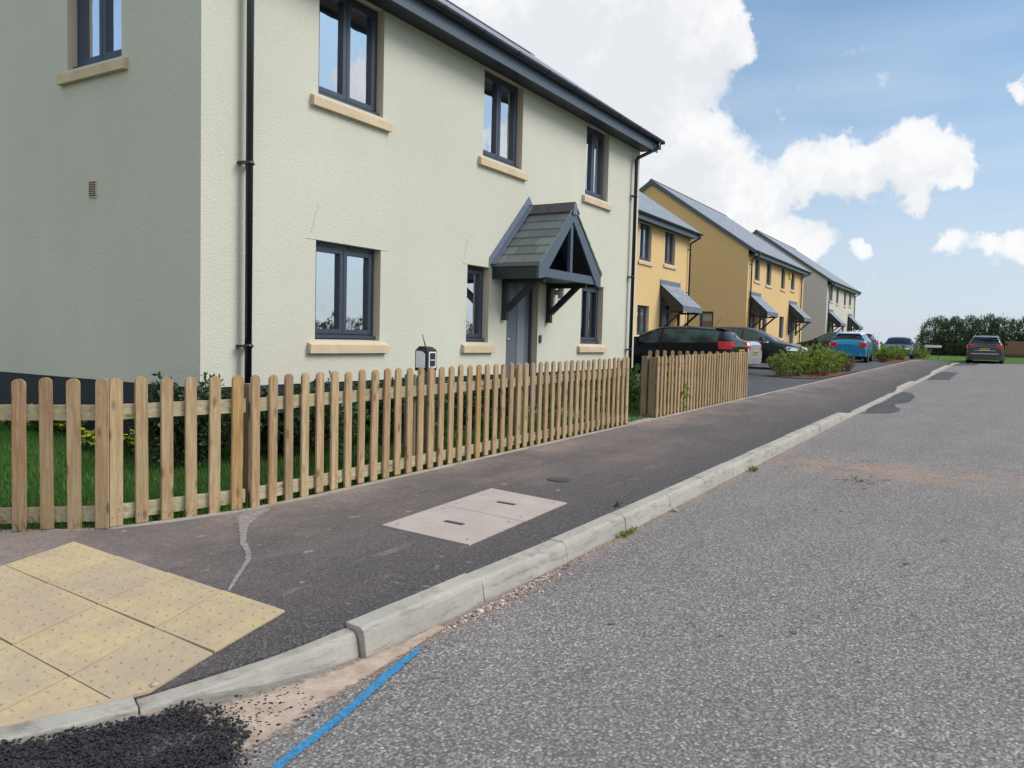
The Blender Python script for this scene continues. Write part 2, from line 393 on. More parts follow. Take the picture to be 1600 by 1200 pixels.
# pavement: kerb back -> fence line
OUT = [(57,4.25),(45,4.22),(36,4.2),(26,4.2),(20,4.2),(14.4,4.2),(9,4.2),(6,4.2),(4.2,4.2),(3.6,4.24),(3.1,4.38),(2.82,4.5),(2.62,4.68),(2.42,4.93),(2.15,5.25),(1.9,5.55),(1.6,5.9),(1.45,6.1),(1.3,6.3),(1.1,6.6),(.9,7.),(.7,7.5),(.5,8),(.4,9)]
def kback(i):
    a = Vector(KF[max(i-1,0)]); b = Vector(KF[min(i+1,len(KF)-1)]); t = (b-a).normalized(); nrm = Vector((t.y, -t.x)) if True else None
    if nrm.y < 0 and abs(nrm.y) > abs(nrm.x): nrm = -nrm
    if nrm.x < 0 and abs(nrm.x) >= abs(nrm.y): nrm = -nrm
    return (KF[i][0]+nrm.x*.10, KF[i][1]+nrm.y*.10)
rows = []
def dens(L):
    out = []
    for a, b in zip(L, L[1:]):
        k = 2 if abs(a[0]-b[0]) < 6 else 4
        for j in range(k): out.append(lerp(a, b, j/k))
    return out+[L[-1]]
KB = dens([kback(i) for i in range(len(KF))]); OB = dens(OUT)
# both lists are densified with the same pattern
KFd = []; 
for i,(a,b) in enumerate(zip(KF, KF[1:])):
    pass
n_ = min(len(KB), len(OB))
def dens2(A, B):
    ra, rb = [], []
    for i in range(len(A)-1):
        k = 4
        for j in range(k): ra.append(lerp(A[i], A[i+1], j/k)); rb.append(lerp(B[i], B[i+1], j/k))
    return ra+[A[-1]], rb+[B[-1]]
KB, OB = dens2([kback(i) for i in range(len(KF))], OUT)
KXd = [q_[0] for q_ in dens2(KF, KF)[0]]
def pz(x, y, t, kx): # height from parameters: t across
    return 0
b = MB(); NA = 7
vv = []
for a, c in zip(KB, OB):
    vv.append((a[0], a[1], zr(a[0])-.1))
    for j in range(NA):
        t = j/(NA-1); p = lerp(a, c, t)
        za = zr(a[0])+kh(KXd[len(vv)//(NA+1)])-.002; zc = zf(c[0])
        vv.append((p[0], p[1], za+(zc-za)*t))
NB_ = NA+1
b.add(vv, [(i*NB_+j, i*NB_+j+1, (i+1)*NB_+j+1, (i+1)*NB_+j) for i in range(len(KB)-1) for j in range(NB_-1)], 0, False)
PV = vv
o = b.build('pavement', M['pave']); o['kind'] = 'structure'
if o.data.polygons[3].normal.z < 0: o.data.flip_normals()
from mathutils.bvhtree import BVHTree
_bv = BVHTree.FromPolygons([Vector(v) for v in vv], b.f)
def on_pave(x, y, d=0.):
    h = _bv.ray_cast(Vector((x, y, 5)), Vector((0,0,-1)))[0]
    return (h.z if h else pav_z(x, y)) + d

# thin concrete edging between pavement and garden / driveway, and past the fence as a pale line
b = MB()
L = OUT[::-1]
for a, c in zip(L, L[1:]):
    n = max(1, int(math.dist(a, c)/.9))
    for j in range(n):
        p, q = lerp(a, c, j/n), lerp(a, c, (j+.995)/n)
        d = Vector((q[0]-p[0], q[1]-p[1])).normalized(); nn = Vector((-d.y, d.x))
        if nn.y < 0: nn = -nn
        w = .05
        P4 = [(p[0],p[1],zf(p[0])-.1),(q[0],q[1],zf(q[0])-.1),(q[0]+nn.x*w,q[1]+nn.y*w,zf(q[0])-.1),(p[0]+nn.x*w,p[1]+nn.y*w,zf(p[0])-.1)]
        T4 = [(x,y,z+.108) for x,y,z in P4]
        b.add(P4+T4, [(4,5,6,7),(0,1,5,4),(1,2,6,5),(2,3,7,6),(3,0,4,7)])
o = b.build('edging_strip', M['edging']); o['kind'] = 'structure'

# driveways beyond the second fence, lawn in front of the first house
def dgrid(x0, x1, y0, y1, nx, ny): return [[(x0+(x1-x0)*i/nx, y0+(y1-y0)*j/ny) for j in range(ny+1)] for i in range(nx+1)]
sheet('driveway', dgrid(16.05, 57, 4.262, 13.5, 30, 6), drive_z, M['drive'])
rowsL = []
for p in dens([q for q in OUT if q[0] < 15][::-1] + [(16.0,4.2)]):
    a = (p[0], p[1]+.052) if p[0] > 2.8 else (p[0]+.04, p[1]+.04)
    far = (p[0] if p[0] > 2.8 else p[0]-(2.8-p[0])*2.5, 14.)
    rowsL.append([lerp(a, far, t) for t in (0,.04,.1,.2,.35,.5,.7,1)])
sheet('lawn', rowsL, lawn_z, M['grass_ground'])
sheet('garden_path', dgrid(10.08, 11.0, 4.26, 6.2, 2, 4), lawn_z, M['edging'], dz=.006)
sheet('verge', [[(x,y) for y in (-9.5,-7.5)] for x in (-14,0,15,30,45,58)], lambda x,y: zr(x)+.06, M['grass_ground'])

# ------------------------------------------------------------------ kerb
def kerb():
    # march along the face line from far to near in 0.915 m units
    pts = [Vector((x, y)) for x, y in KF]
    # arc-length list, phase set so that a joint falls at x = 2.50
    cum = [0]
    for a, c in zip(pts, pts[1:]): cum.append(cum[-1]+(c-a).length)
    def at(s):
        s = min(max(s, 0), cum[-1]-1e-5)
        for i in range(len(cum)-1):
            if cum[i] <= s <= cum[i+1]:
                t = (s-cum[i])/(cum[i+1]-cum[i]); p = pts[i].lerp(pts[i+1], t)
                d = (pts[i+1]-pts[i]).normalized(); return p, d
    sj = cum[11]; UL = .875; ph = sj % UL; rr = random.Random(3)
    edges = [ph+UL*k for k in range(-1, int(cum[-1]/UL)+1)]
    b = MB()
    for k, s0 in enumerate(edges[:-1]):
        s1 = edges[k+1]
        if s1 <= 0: continue
        s0 = max(s0, 0)
        off = rr.uniform(-.003,.003); dh = rr.uniform(-.003,.003); tw = rr.uniform(-.003,.003)
        if abs(s1-sj) < .01: off, dh, tw = -.004, .008, -.020     # the displaced unit right of the wide joint
        if abs(s0-sj) < .01: off, dh = .008, -.014
        gap = .008 if abs(s1-sj) > .01 else .015
        st = [s0+gap*.5+(s1-s0-gap)*j/4 for j in range(5)]
        ring = []
        for j, s in enumerate(st):
            p, d = at(s); n = Vector((-d.y, d.x)); 
            if n.dot(Vector((.3, 1)) if p.x > 1.5 else Vector((1,.6))) < 0: n = -n
            h = kh(p.x)+dh; z0 = zr(p.x)
            w = (j/4)*tw+off
            ch = min(.030, h*.5)
            prof = [(0,-.08),(.0,.01),(.014,h-ch),(.022,h-ch*.4),(.040,h),(.128,h+.003),(.128,-.08)]
            if h < .05: prof = [(0,-.08),(.0,.004),(.001,h-.014),(.004,h-.006),(.012,h),(.128,h+.003),(.128,-.08)]
            ring.append([(p.x+n.x*(a+w), p.y+n.y*(a+w), z0+z) for a, z in prof])
        n7 = len(ring[0]); vs = [q for r in ring for q in r]
        fs = [(i*n7+j, i*n7+j+1, (i+1)*n7+j+1, (i+1)*n7+j) for i in range(4) for j in range(n7-1)]
        fs += [tuple(range(n7)), tuple(4*n7+j for j in range(n7-1,-1,-1))]
        b.add(vs, fs)
    o = b.build('kerb', M['kerb'], bevel=.004); o['kind'] = 'structure'
kerb()
# dirt packed under and in the kerb joints
b = MB()
for x0 in np.arange(1.3, 30, .5):
    pass

# ------------------------------------------------------------------ irregular flat patches on the ground
def blob_patch(name, poly, zfun, dz, mat, label=None, cat=None, kind=None, jag=.02, thick=0, seed=1, sub=.06):
    rr = random.Random(seed); out = []
    for a, c in zip(poly, poly[1:]+poly[:1]):
        n = max(1, int(math.dist(a, c)/sub)); d = Vector((c[0]-a[0], c[1]-a[1])).normalized(); nn = (-d.y, d.x)
        for j in range(n):
            p = lerp(a, c, j/n); w = rr.uniform(-jag, jag)
            out.append((p[0]+nn[0]*w, p[1]+nn[1]*w))
    import bmesh
    bm = bmesh.new(); vs = [bm.verts.new((x, y, 0)) for x, y in out]; bm.faces.new(vs)
    bmesh.ops.triangulate(bm, faces=bm.faces[:])
    if sub < .5:
        bmesh.ops.subdivide_edges(bm, edges=[e for e in bm.edges if e.calc_length() > .5], cuts=3, use_grid_fill=False)
        bmesh.ops.triangulate(bm, faces=bm.faces[:])
    for v in bm.verts: v.co.z = zfun(v.co.x, v.co.y)+dz
    me = D.meshes.new(name); bm.normal_update()
    for f in bm.faces:
        if f.normal.z < 0: f.normal_flip()
    bm.to_mesh(me); bm.free(); me.materials.append(mat)
    for p in me.polygons: p.use_smooth = True
    o = D.objects.new(name, me); COL.objects.link(o); tag(o, label, cat, None, kind); return o
rz_ = lambda x, y: zr(x)+cam_z(y)
blob_patch('asphalt_patch', [(15.66,2.13),(16.1,1.62),(17.2,1.66),(18.4,1.83),(19.3,1.62),(21.,1.7),(22.4,1.84),(22.9,2.13)], rz_, .006, M['patch'], kind='structure', jag=.05, seed=2, sub=.4)
blob_patch('asphalt_patch', [(29.9,2.13),(30.7,1.42),(33,1.5),(37.2,1.42),(38.2,2.13)], rz_, .006, M['patch'], kind='structure', jag=.06, seed=3, sub=.5)
blob_patch('asphalt_patch', [(47.5,2.13),(48.5,1.2),(52,1.0),(55,1.3),(55,2.13)], rz_, .006, M['patch'], kind='structure', jag=.06, seed=4, sub=.5)
# blue spray line and white mortar run
_m = NT('blue_marking_paint'); _n = _m.noise(_m.obj(), 60, 3, .6)
M['bluepaint'] = _m.set(color=_m.mix(_m.ramp(_n, [(.35,0),(.6,1)]), (.02,.13,.36), (.03,.26,.62)), rough=.7, spec=.3); _m.bump(_n, .4, .004)
_sp = [(1.60,1.83),(1.74,1.875),(1.9,1.90),(2.05,1.93),(2.2,1.965),(2.38,2.01),(2.55,2.05),(2.73,2.085)]
_w = [.018,.022,.024,.024,.025,.026,.026,.012]
def soft_mat(m, col, rough=.8, ns=55, hard=.55, cover=.9):
    """paint or dust lying on a rough surface: coverage thins out towards the edges of the strip"""
    sp = m.n('ShaderNodeSeparateXYZ', {0: m.uv()}); e = m.math('SUBTRACT', 1.0, m.math('ABSOLUTE', sp.outputs[1]))
    ee = m.math('MINIMUM', e, m.math('MULTIPLY', m.math('SUBTRACT', 1.0, m.math('ABSOLUTE', sp.outputs[0])), 9.0))
    tc2 = m.t.nodes.new('ShaderNodeTexCoord').outputs['Object']
    nz = m.noise(tc2, ns, 4, .7); a = m.ramp(m.math('ADD', m.math('MULTIPLY', ee, 1.0), m.math('MULTIPLY', m.math('SUBTRACT', nz, .5), hard*2.4)), [(.18,0),(.42,cover)])
    m.set(color=col(m, tc2), rough=rough, alpha=a, spec=.25); return m.mat
def strip(name, pts, zfun, dz, mat, label, cat, over=1.6):
    vs = []; uvs = []; n = len(pts); b = MB(); P = []
    for a, c in zip(pts, pts[1:]):
        for j in range(4): P.append([a[k]+(c[k]-a[k])*j/4 for k in range(3)])
    P.append(list(pts[-1])); n = len(P)
    for i, (x, y, w) in enumerate(P):
        a = Vector(P[max(0,i-1)][:2]); c = Vector(P[min(n-1,i+1)][:2]); d = (c-a).normalized()
        for k in (-1, 0, 1):
            X, Y = x-d.y*w*over*k, y+d.x*w*over*k; vs.append((X, Y, zfun(X, Y)+dz)); uvs.append((-1+2*i/(n-1), k))
    fs = [(i*3+j, i*3+j+1, i*3+j+4, i*3+j+3) for i in range(n-1) for j in range(2)]
    b.add(vs, fs); 
    for fi, f in enumerate(fs): b.uv[fi] = [uvs[k] for k in f]
    o = b.build(name, mat, fixn=False)
    if o.data.polygons[0].normal.z < 0: o.data.flip_normals()
    return tag(o, label, cat)
M['bluepaint'] = soft_mat(NT('blue_marking_paint'), lambda m, o: m.mix(m.ramp(m.noise(o, 70, 3, .6), [(.3,0),(.6,1)]), (.03,.14,.29), (.05,.26,.50)), cover=.9)
strip('paint_line', [(x, y, w*.72) for (x, y), w in zip(_sp, _w)], rz_, .008, M['bluepaint'], 'bright blue spray paint line on the road beside the broken kerb joint', 'road marking')
M['sandsoft'] = soft_mat(NT('sand_mortar_bed'), lambda m, o: m.mix(m.math('MULTIPLY', m.ramp(m.vor(o, 160), [(.12,1),(.3,0)]), .55), m.mix(m.ramp(m.noise(o, 9, 5, .7), [(.35,0),(.65,1)]), (.34,.255,.20), (.50,.40,.33)), (.17,.12,.09)), ns=30, hard=.35, cover=1.)
_o = strip('sand_wedge', [(1.40,2.28,.26),(1.8,2.20,.185),(2.0,2.19,.14),(2.2,2.165,.10),(2.4,2.15,.07),(2.65,2.15,.045),(3.0,2.165,.025)], rz_, .005, M['sandsoft'], None, None, 1.35); _o['kind'] = 'structure'
M['mortar'] = soft_mat(NT('mortar_wash'), lambda m, o: m.mix(m.ramp(m.noise(o, 45, 4, .65), [(.35,0),(.65,1)]), (.20,.18,.175), (.36,.33,.325)), ns=40, hard=.6, cover=.85)
_ml = [(3.75,4.18,.03),(3.6,4.17,.10),(3.48,4.10,.10),(3.33,3.95,.045),(3.2,3.8,.03),(3.08,3.66,.026),(2.98,3.5,.022),(2.88,3.38,.02),(2.72,3.25,.016),(2.58,3.14,.014),(2.49,3.06,.01)]
strip('mortar_stain', [(x, y, w*.62) for x, y, w in _ml], lambda x,y: on_pave(x,y), .004, M['mortar'], 'thin pale mortar run trickling from the fence to the yellow paving', 'stain')

# scattered stones ----------------------------------------------------------
def stones(name, pts, smin, smax, mat, label, cat, kind='stuff', zfun=rz_, flat=.7, mats=None):
    V = []; F = []; mi = []; sm = []
    ico = [(0,0,1),(.89,0,.45),(.28,.85,.45),(-.72,.53,.45),(-.72,-.53,.45),(.28,-.85,.45),(.72,.53,-.45),(-.28,.85,-.45),(-.89,0,-.45),(-.28,-.85,-.45),(.72,-.53,-.45),(0,0,-1)]
    fa = [(0,1,2),(0,2,3),(0,3,4),(0,4,5),(0,5,1),(1,6,2),(2,7,3),(3,8,4),(4,9,5),(5,10,1),(6,7,2),(7,8,3),(8,9,4),(9,10,5),(10,6,1),(11,7,6),(11,8,7),(11,9,8),(11,10,9),(11,6,10)]
    ico = np.array(ico)
    for p in pts:
        s = random.uniform(smin, smax)*(1 if random.random() < .9 else 1.5); a = random.random()*6.28
        q = ico*(1+rng.uniform(-.25,.25,(12,1)))*[s, s*random.uniform(.6,1), s*flat*random.uniform(.6,1)]
        c, s_ = math.cos(a), math.sin(a)
        q = np.stack([q[:,0]*c-q[:,1]*s_, q[:,0]*s_+q[:,1]*c, q[:,2]], 1)
        z = zfun(p[0], p[1]) + (p[2] if len(p) > 2 else 0) + s*flat*.35
        bb = len(V); V.extend((q+[p[0], p[1], z]).tolist()); F.extend([[bb+i for i in f] for f in fa])
    me = D.meshes.new(name); me.from_pydata(V, [], F); me.materials.append(mat); o = D.objects.new(name, me); COL.objects.link(o)
    return tag(o, label, cat, None, kind)
M['bitumen'] = isl_mat('loose_black_asphalt', (.010,.010,.013), (.018,.018,.022), (.034,.034,.042), .6)
M['gravel'] = isl_mat('pink_gravel', (.12,.085,.07), (.30,.225,.185), (.60,.54,.50))
M['clod'] = isl_mat('soil_crumbs', (.10,.06,.04), (.25,.15,.10), (.36,.26,.2))
def inpoly(x, y, P):
    r = False
    for (x1,y1),(x2,y2) in zip(P, P[1:]+P[:1]):
        if (y1 > y) != (y2 > y) and x < (x2-x1)*(y-y1)/(y2-y1)+x1: r = not r
    return r
HP = [(.55,3.7),(.85,3.15),(1.08,2.86),(1.3,2.68),(1.45,2.60),(1.62,2.54),(1.72,2.50),(1.80,2.44),(1.83,2.34),(1.81,2.2),(1.77,2.09),(1.66,2.01),(1.56,1.90),(1.45,1.7),(1.3,1.5),(.9,1.6),(.3,2.4),(.3,3.4)]
pts = []
while len(pts) < 17000:
    x, y = random.uniform(.5,1.95), random.uniform(1.5,3.6)
    if x < 1.1 and random.random() < .6: continue
    if inpoly(x+random.gauss(0,.035), y+random.gauss(0,.035), HP) and (x-1.25)*.62+(y-2.72) < .03+(.5 if x > 1.74 or y < 2.45 else 0): pts.append((x, y, .012+.012*mnoise.noise(Vector((x*6,y*6,0)))+random.random()*.008))
for i in range(230): # crumbs spilling onto the sand
    t = random.random()**1.7
    pts.append((1.84+.3*t+random.gauss(0,.03), 2.22-.02*t+random.gauss(0,.07), .002))
blob_patch('asphalt_bed', [(.58,3.6),(.88,3.12),(1.1,2.86),(1.3,2.68),(1.5,2.57),(1.7,2.48),(1.79,2.38),(1.76,2.2),(1.70,2.06),(1.55,1.92),(1.4,1.7),(1.25,1.5),(.9,1.6),(.4,2.5)], rz_, .011, M['patch'], kind='structure', jag=.01, seed=8, sub=.05)
stones('loose_asphalt', pts, .0032, .0075, M['bitumen'], 'loose black asphalt chippings heaped against the lowered kerb', 'asphalt')
pts = []
for i in range(1500):
    x = random.gauss(3.55, .33); pts.append((x, 2.155-abs(random.gauss(0,.045)), 0))
for i in range(500):
    x = random.uniform(2.4, 9.5); pts.append((x, 2.16-abs(random.gauss(0,.025)), 0))
for i in range(70): pts.append((random.gauss(3.75,.25), 2.12-abs(random.gauss(0,.05)), .004))
stones('gravel', pts[:2000], .003, .007, M['gravel'], 'fine pinkish gravel washed up along the kerb', 'gravel')
stones('loose_gravel', [(3.45+random.gauss(0,.3), 2.13-abs(random.gauss(0,.02)),0) for i in range(40)], .009, .015, M['gravel'], 'larger pale pebbles lying among the gravel by the kerb', 'gravel')
pts = []
for i in range(450):
    y = random.uniform(-1.5, 2.0); pts.append((9.3+random.gauss(0,.35), y, 0))
for i in range(160): pts.append((random.gauss(8.2,.15), random.gauss(1.05,.1), 0))
for i in range(60): pts.append((random.uniform(3,14), random.uniform(-1,2.1), 0))
stones('soil_crumbs', pts, .003, .008, M['clod'], 'reddish brown soil crumbs trailed across the road', 'soil')
# dead leaf / twig litter
b = MB()
for i in range(26):
    x, y = random.choice([(random.gauss(8.2,.2), random.gauss(1.05,.12)), (random.uniform(3,12), random.uniform(-.8,2.05))])
    a = random.random()*6.28; l = random.uniform(.015,.04); z = zr(x)+cam_z(y)+.004
    b.add([(x-l*math.cos(a),y-l*math.sin(a),z),(x+l*.3*math.sin(a),y-l*.3*math.cos(a),z+.008),(x+l*math.cos(a),y+l*math.sin(a),z+.004),(x-l*.3*math.sin(a),y+l*.3*math.cos(a),z)], [(0,1,2,3)])
tag(b.build('leaf_litter', M['ridge']), 'scattered dark dead leaves on the road', 'leaf litter', None, 'stuff')

# ------------------------------------------------------------------ tactile paving
def yellow_mat():
    m = NT('yellow_blister_slab'); o = m.obj(); oi = m.n('ShaderNodeObjectInfo'); g = m.n('ShaderNodeNewGeometry')
    c = m.ramp(oi.outputs['Random'], [(0,(.475,.385,.235)),(.35,(.45,.365,.235)),(.7,(.495,.395,.23)),(1,(.46,.37,.235))])
    wv = g.outputs['Position']
    n1 = m.noise(wv, 3.5, 5, .65); n2 = m.noise(wv, 40, 4, .65); n3 = m.noise(wv, 120, 2)
    c = m.mix(m.math('MULTIPLY', m.ramp(n1, [(.42,0),(.62,1)]), .7), c, (.38,.295,.23))
    c = m.mix(m.math('MULTIPLY', m.ramp(n2, [(.45,0),(.68,1)]), .45), c, (.34,.27,.17))
    c = m.mix(m.math('MULTIPLY', m.ramp(n3, [(.66,0),(.72,1)]), .5), c, (.16,.12,.09))
    dp = m.n('ShaderNodeAttribute', attribute_name='ringed').outputs['Fac']  # darkens a ring round the foot of each blister
    c = m.mix(m.math('MULTIPLY', dp, .45), c, (.27,.21,.14))
    m.set(color=c, rough=.9, spec=.2); m.bump(n2, .25, .003); return m.mat
M['yellow'] = yellow_mat()
TP = empty('tactile_paving', (2.5, 3.6, .1), 'weathered yellow blister paving slabs at the dropped crossing', 'tactile paving')
def tcorner(u, v):  # u: steps of 0.4 in -y, v: steps in -x, from the corner slab by the fence
    return (2.535 - .014*u - .412*v, 4.42 - .440*u - .078*v)
# diagonal cut towards the kerb
CA, CB = tcorner(4.0, 0), (1.76, 2.60)
def clip(poly):
    """keep side of line CA-CB away from the road, and stay behind the kerb"""
    def cl(P, a, c):
        out = []
        def sd(p): return (c[0]-a[0])*(p[1]-a[1])-(c[1]-a[1])*(p[0]-a[0])
        for p, q in zip(P, P[1:]+P[:1]):
            s, t = sd(p), sd(q)
            if s <= 0: out.append(p)
            if (s < 0) != (t < 0): out.append(lerp(p, q, s/(s-t)))
        return out
    P = cl(poly, CA, CB)
    KBl = [kback(i) for i in range(14, 22)]
    for a, c in zip(KBl, KBl[1:]):
        if P: P = cl(P, a, c)
    return P
RING_TONE = {}
for v in range(0, 6):
    for u in range(0, 7):
        g = .004
        q = [tcorner(u, v), tcorner(u, v+1), tcorner(u+1, v+1), tcorner(u+1, v)]
        cx = sum(p[0] for p in q)/4; cy = sum(p[1] for p in q)/4
        q = [(cx+(p[0]-cx)*(1-2*g/.4), cy+(p[1]-cy)*(1-2*g/.4)) for p in q]
        P = clip(q)
        if len(P) < 3: continue
        area = abs(sum(a[0]*c[1]-c[0]*a[1] for a, c in zip(P, P[1:]+P[:1])))/2
        if area < .004: continue
        b = MB(); dz = .008+random.uniform(-.0015,.0015)
        A_ = np.array([(x, y, 1) for x, y in P]); pl_ = np.linalg.lstsq(A_, np.array([on_pave(x, y) for x, y in P]), rcond=None)[0]; pz_ = lambda x, y: float(pl_[0]*x+pl_[1]*y+pl_[2])
        top = [(x, y, pz_(x, y)+dz) for x, y in P]
        b.prism([(x, y, z-.04) for x, y, z in top], (0,0,.04))
        # fix top z exactly: prism is parallel, tops already follow the pavement
        for a in range(6):      # blisters
            for c in range(6):
                x, y = tcorner(u+(a+.5)/6, v+(c+.5)/6)
                if not inpoly(x, y, P): continue
                if min(abs((p2[0]-p1[0])*(p1[1]-y)-(p1[0]-x)*(p2[1]-p1[1]))/math.dist(p1,p2) for p1,p2 in zip(P,P[1:]+P[:1])) < .014: continue
                z = pz_(x, y)+dz; h = .0034*random.uniform(.6,1.1); vs = []
                for rr_, hh in ((.0125,-.002),(.0098,h*.75),(.0065,h)):
                    vs += [(x+rr_*math.cos(t*.785), y+rr_*math.sin(t*.785), z+hh) for t in range(8)]
                fs = [(k, (k+1)%8, 8+(k+1)%8, 8+k) for k in range(8)]+[(8+k, 8+(k+1)%8, 16+(k+1)%8, 16+k) for k in range(8)]+[tuple(range(16,24))]
                b.add(vs, fs, 0, True)
                for w_ in vs[:8]: RING_TONE[tuple(round(k_,4) for k_ in w_)] = 1.0
                for w_ in vs[8:16]: RING_TONE[tuple(round(k_,4) for k_ in w_)] = .8
        ob = b.build('slab', M['yellow'], TP); at_ = ob.data.attributes.new('ringed', 'FLOAT', 'POINT')
        at_.data.foreach_set('value', [RING_TONE.get((round(v[0],4), round(v[1],4), round(v[2],4)), 0.) for v in b.v])

# ------------------------------------------------------------------ inspection cover and stop tap cover
IC = empty('inspection_cover', (4.56,3.0,.16), 'pinkish concrete two part inspection cover set in the dark pavement', 'manhole cover')
c4 = [(3.86,3.30),(5.27,3.38),(5.20,2.665),(3.83,2.60)]
mA = lerp(c4[0], c4[1], .5); mB = lerp(c4[3], c4[2], .5)
def shrink(P, g):
    cx = sum(p[0] for p in P)/len(P); cy = sum(p[1] for p in P)/len(P); r = []
    for x, y in P:
        d = math.hypot(x-cx, y-cy); r.append((cx+(x-cx)*(1-g/d), cy+(y-cy)*(1-g/d)))
    return r
for q in ([c4[0], mA, mB, c4[3]], [mA, c4[1], c4[2], mB]):
    P = shrink(q, .005); b = MB()
    b.prism([(x, y, on_pave(x, y)-.03) for x, y in P], (0,0,.037)); b.build('cover_slab', M['cover'], IC)
    cx = sum(p[0] for p in P)/4; cy = sum(p[1] for p in P)/4
    b = MB(); b.add([(cx+dx, cy+dy, on_pave(cx+dx, cy+dy)+.0105) for dx, dy in ((-.02,-.075),(.02,-.075),(.02,.075),(-.02,.075))], [(0,1,2,3)]); b.build('lifting_slot', M['iron'], IC)
    for fx, fy in ((.12,.1),(.88,.1),(.12,.9),(.88,.9)):
        p = lerp(lerp(P[0],P[1],fx), lerp(P[3],P[2],fx), fy)
        b = MB(); b.add([(p[0]+dx, p[1]+dy, on_pave(p[0],p[1])+.010) for dx, dy in ((-.008,-.005),(.008,-.005),(.008,.005),(-.008,.005))], [(0,1,2,3)]); b.build('lifting_hole', M['iron'], IC)
SV = empty('stop_tap_cover', (5.95,3.14,.18), 'small round grey iron cover in the pavement beyond the concrete cover', 'access cover')
def disc(cx, cy, z, r, h, n=28, mi=0, b=None):
    b = b or MB(); return b.prism([(cx+r*math.cos(2*math.pi*k/n), cy+r*math.sin(2*math.pi*k/n), z) for k in range(n)], (0,0,h), mi)
z_ = on_pave(5.95,3.14)
disc(5.95,3.14,z_-.02,.105,.024).build('cover_rim', M['iron'], SV)
b = disc(5.95,3.14,z_-.01,.088,.018); b.build('cover_lid', M['iron'], SV)
# stones lying on the kerb / pavement
for (x, y, s, lb) in ((1.80,2.62,.022,'pale pink pebble lying where the yellow paving meets the kerb'),(5.95,2.11,.03,'small white pebble at the foot of the kerb')):
    o = stones('pebble', [(0,0)], s, s, M['stone'], lb, 'pebble', None, lambda a,b: 0, .6); o.location = (x, y, (on_pave(x,y)+.006 if y > 2.3 else zr(x)+.01))
    for p in o.data.polygons: p.use_smooth = True

# ------------------------------------------------------------------ windows and houses
class Fr:
    """wall frame: origin, direction along the wall, outward normal (all horizontal)"""
    def __init__(s, O, U, N): s.O = Vector((*O, 0)); s.U = Vector((*U, 0)); s.N = Vector((*N, 0))
    def p(s, u, o, z): q = s.O + s.U*u + s.N*o; return (q.x, q.y, z)
def lbox(b, fr, u0, u1, o0, o1, z0, z1, mi=0):
    v = [fr.p(u0,o0,z0),fr.p(u1,o0,z0),fr.p(u1,o1,z0),fr.p(u0,o1,z0),fr.p(u0,o0,z1),fr.p(u1,o0,z1),fr.p(u1,o1,z1),fr.p(u0,o1,z1)]
    return b.add(v, [(0,3,2,1),(4,5,6,7),(0,1,5,4),(1,2,6,5),(2,3,7,6),(3,0,4,7)], mi)
def ring(b, fr, u0, u1, z0, z1, w, o0, o1, mi=0, wb=None):
    wb = w if wb is None else wb
    lbox(b, fr, u0, u0+w, o0, o1, z0, z1, mi); lbox(b, fr, u1-w, u1, o0, o1, z0, z1, mi)
    lbox(b, fr, u0+w, u1-w, o0, o1, z0, z0+wb, mi); lbox(b, fr, u0+w, u1-w, o0, o1, z1-w, z1, mi)
def wall_face(b, fr, u0, u1, z0, z1, holes, mi=0):
    us = sorted({u0, u1, *[h[0] for h in holes], *[h[1] for h in holes]}); zs = sorted({z0, z1, *[h[2] for h in holes], *[h[3] for h in holes]})
    for a, c in zip(us, us[1:]):
        for d, e in zip(zs, zs[1:]):
            mu, mz = (a+c)/2, (d+e)/2
            if any(h[0] < mu < h[1] and h[2] < mz < h[3] for h in holes): continue
            b.add([fr.p(a,0,d), fr.p(c,0,d), fr.p(c,0,e), fr.p(a,0,e)], [(0,1,2,3)], mi)
RD = .105
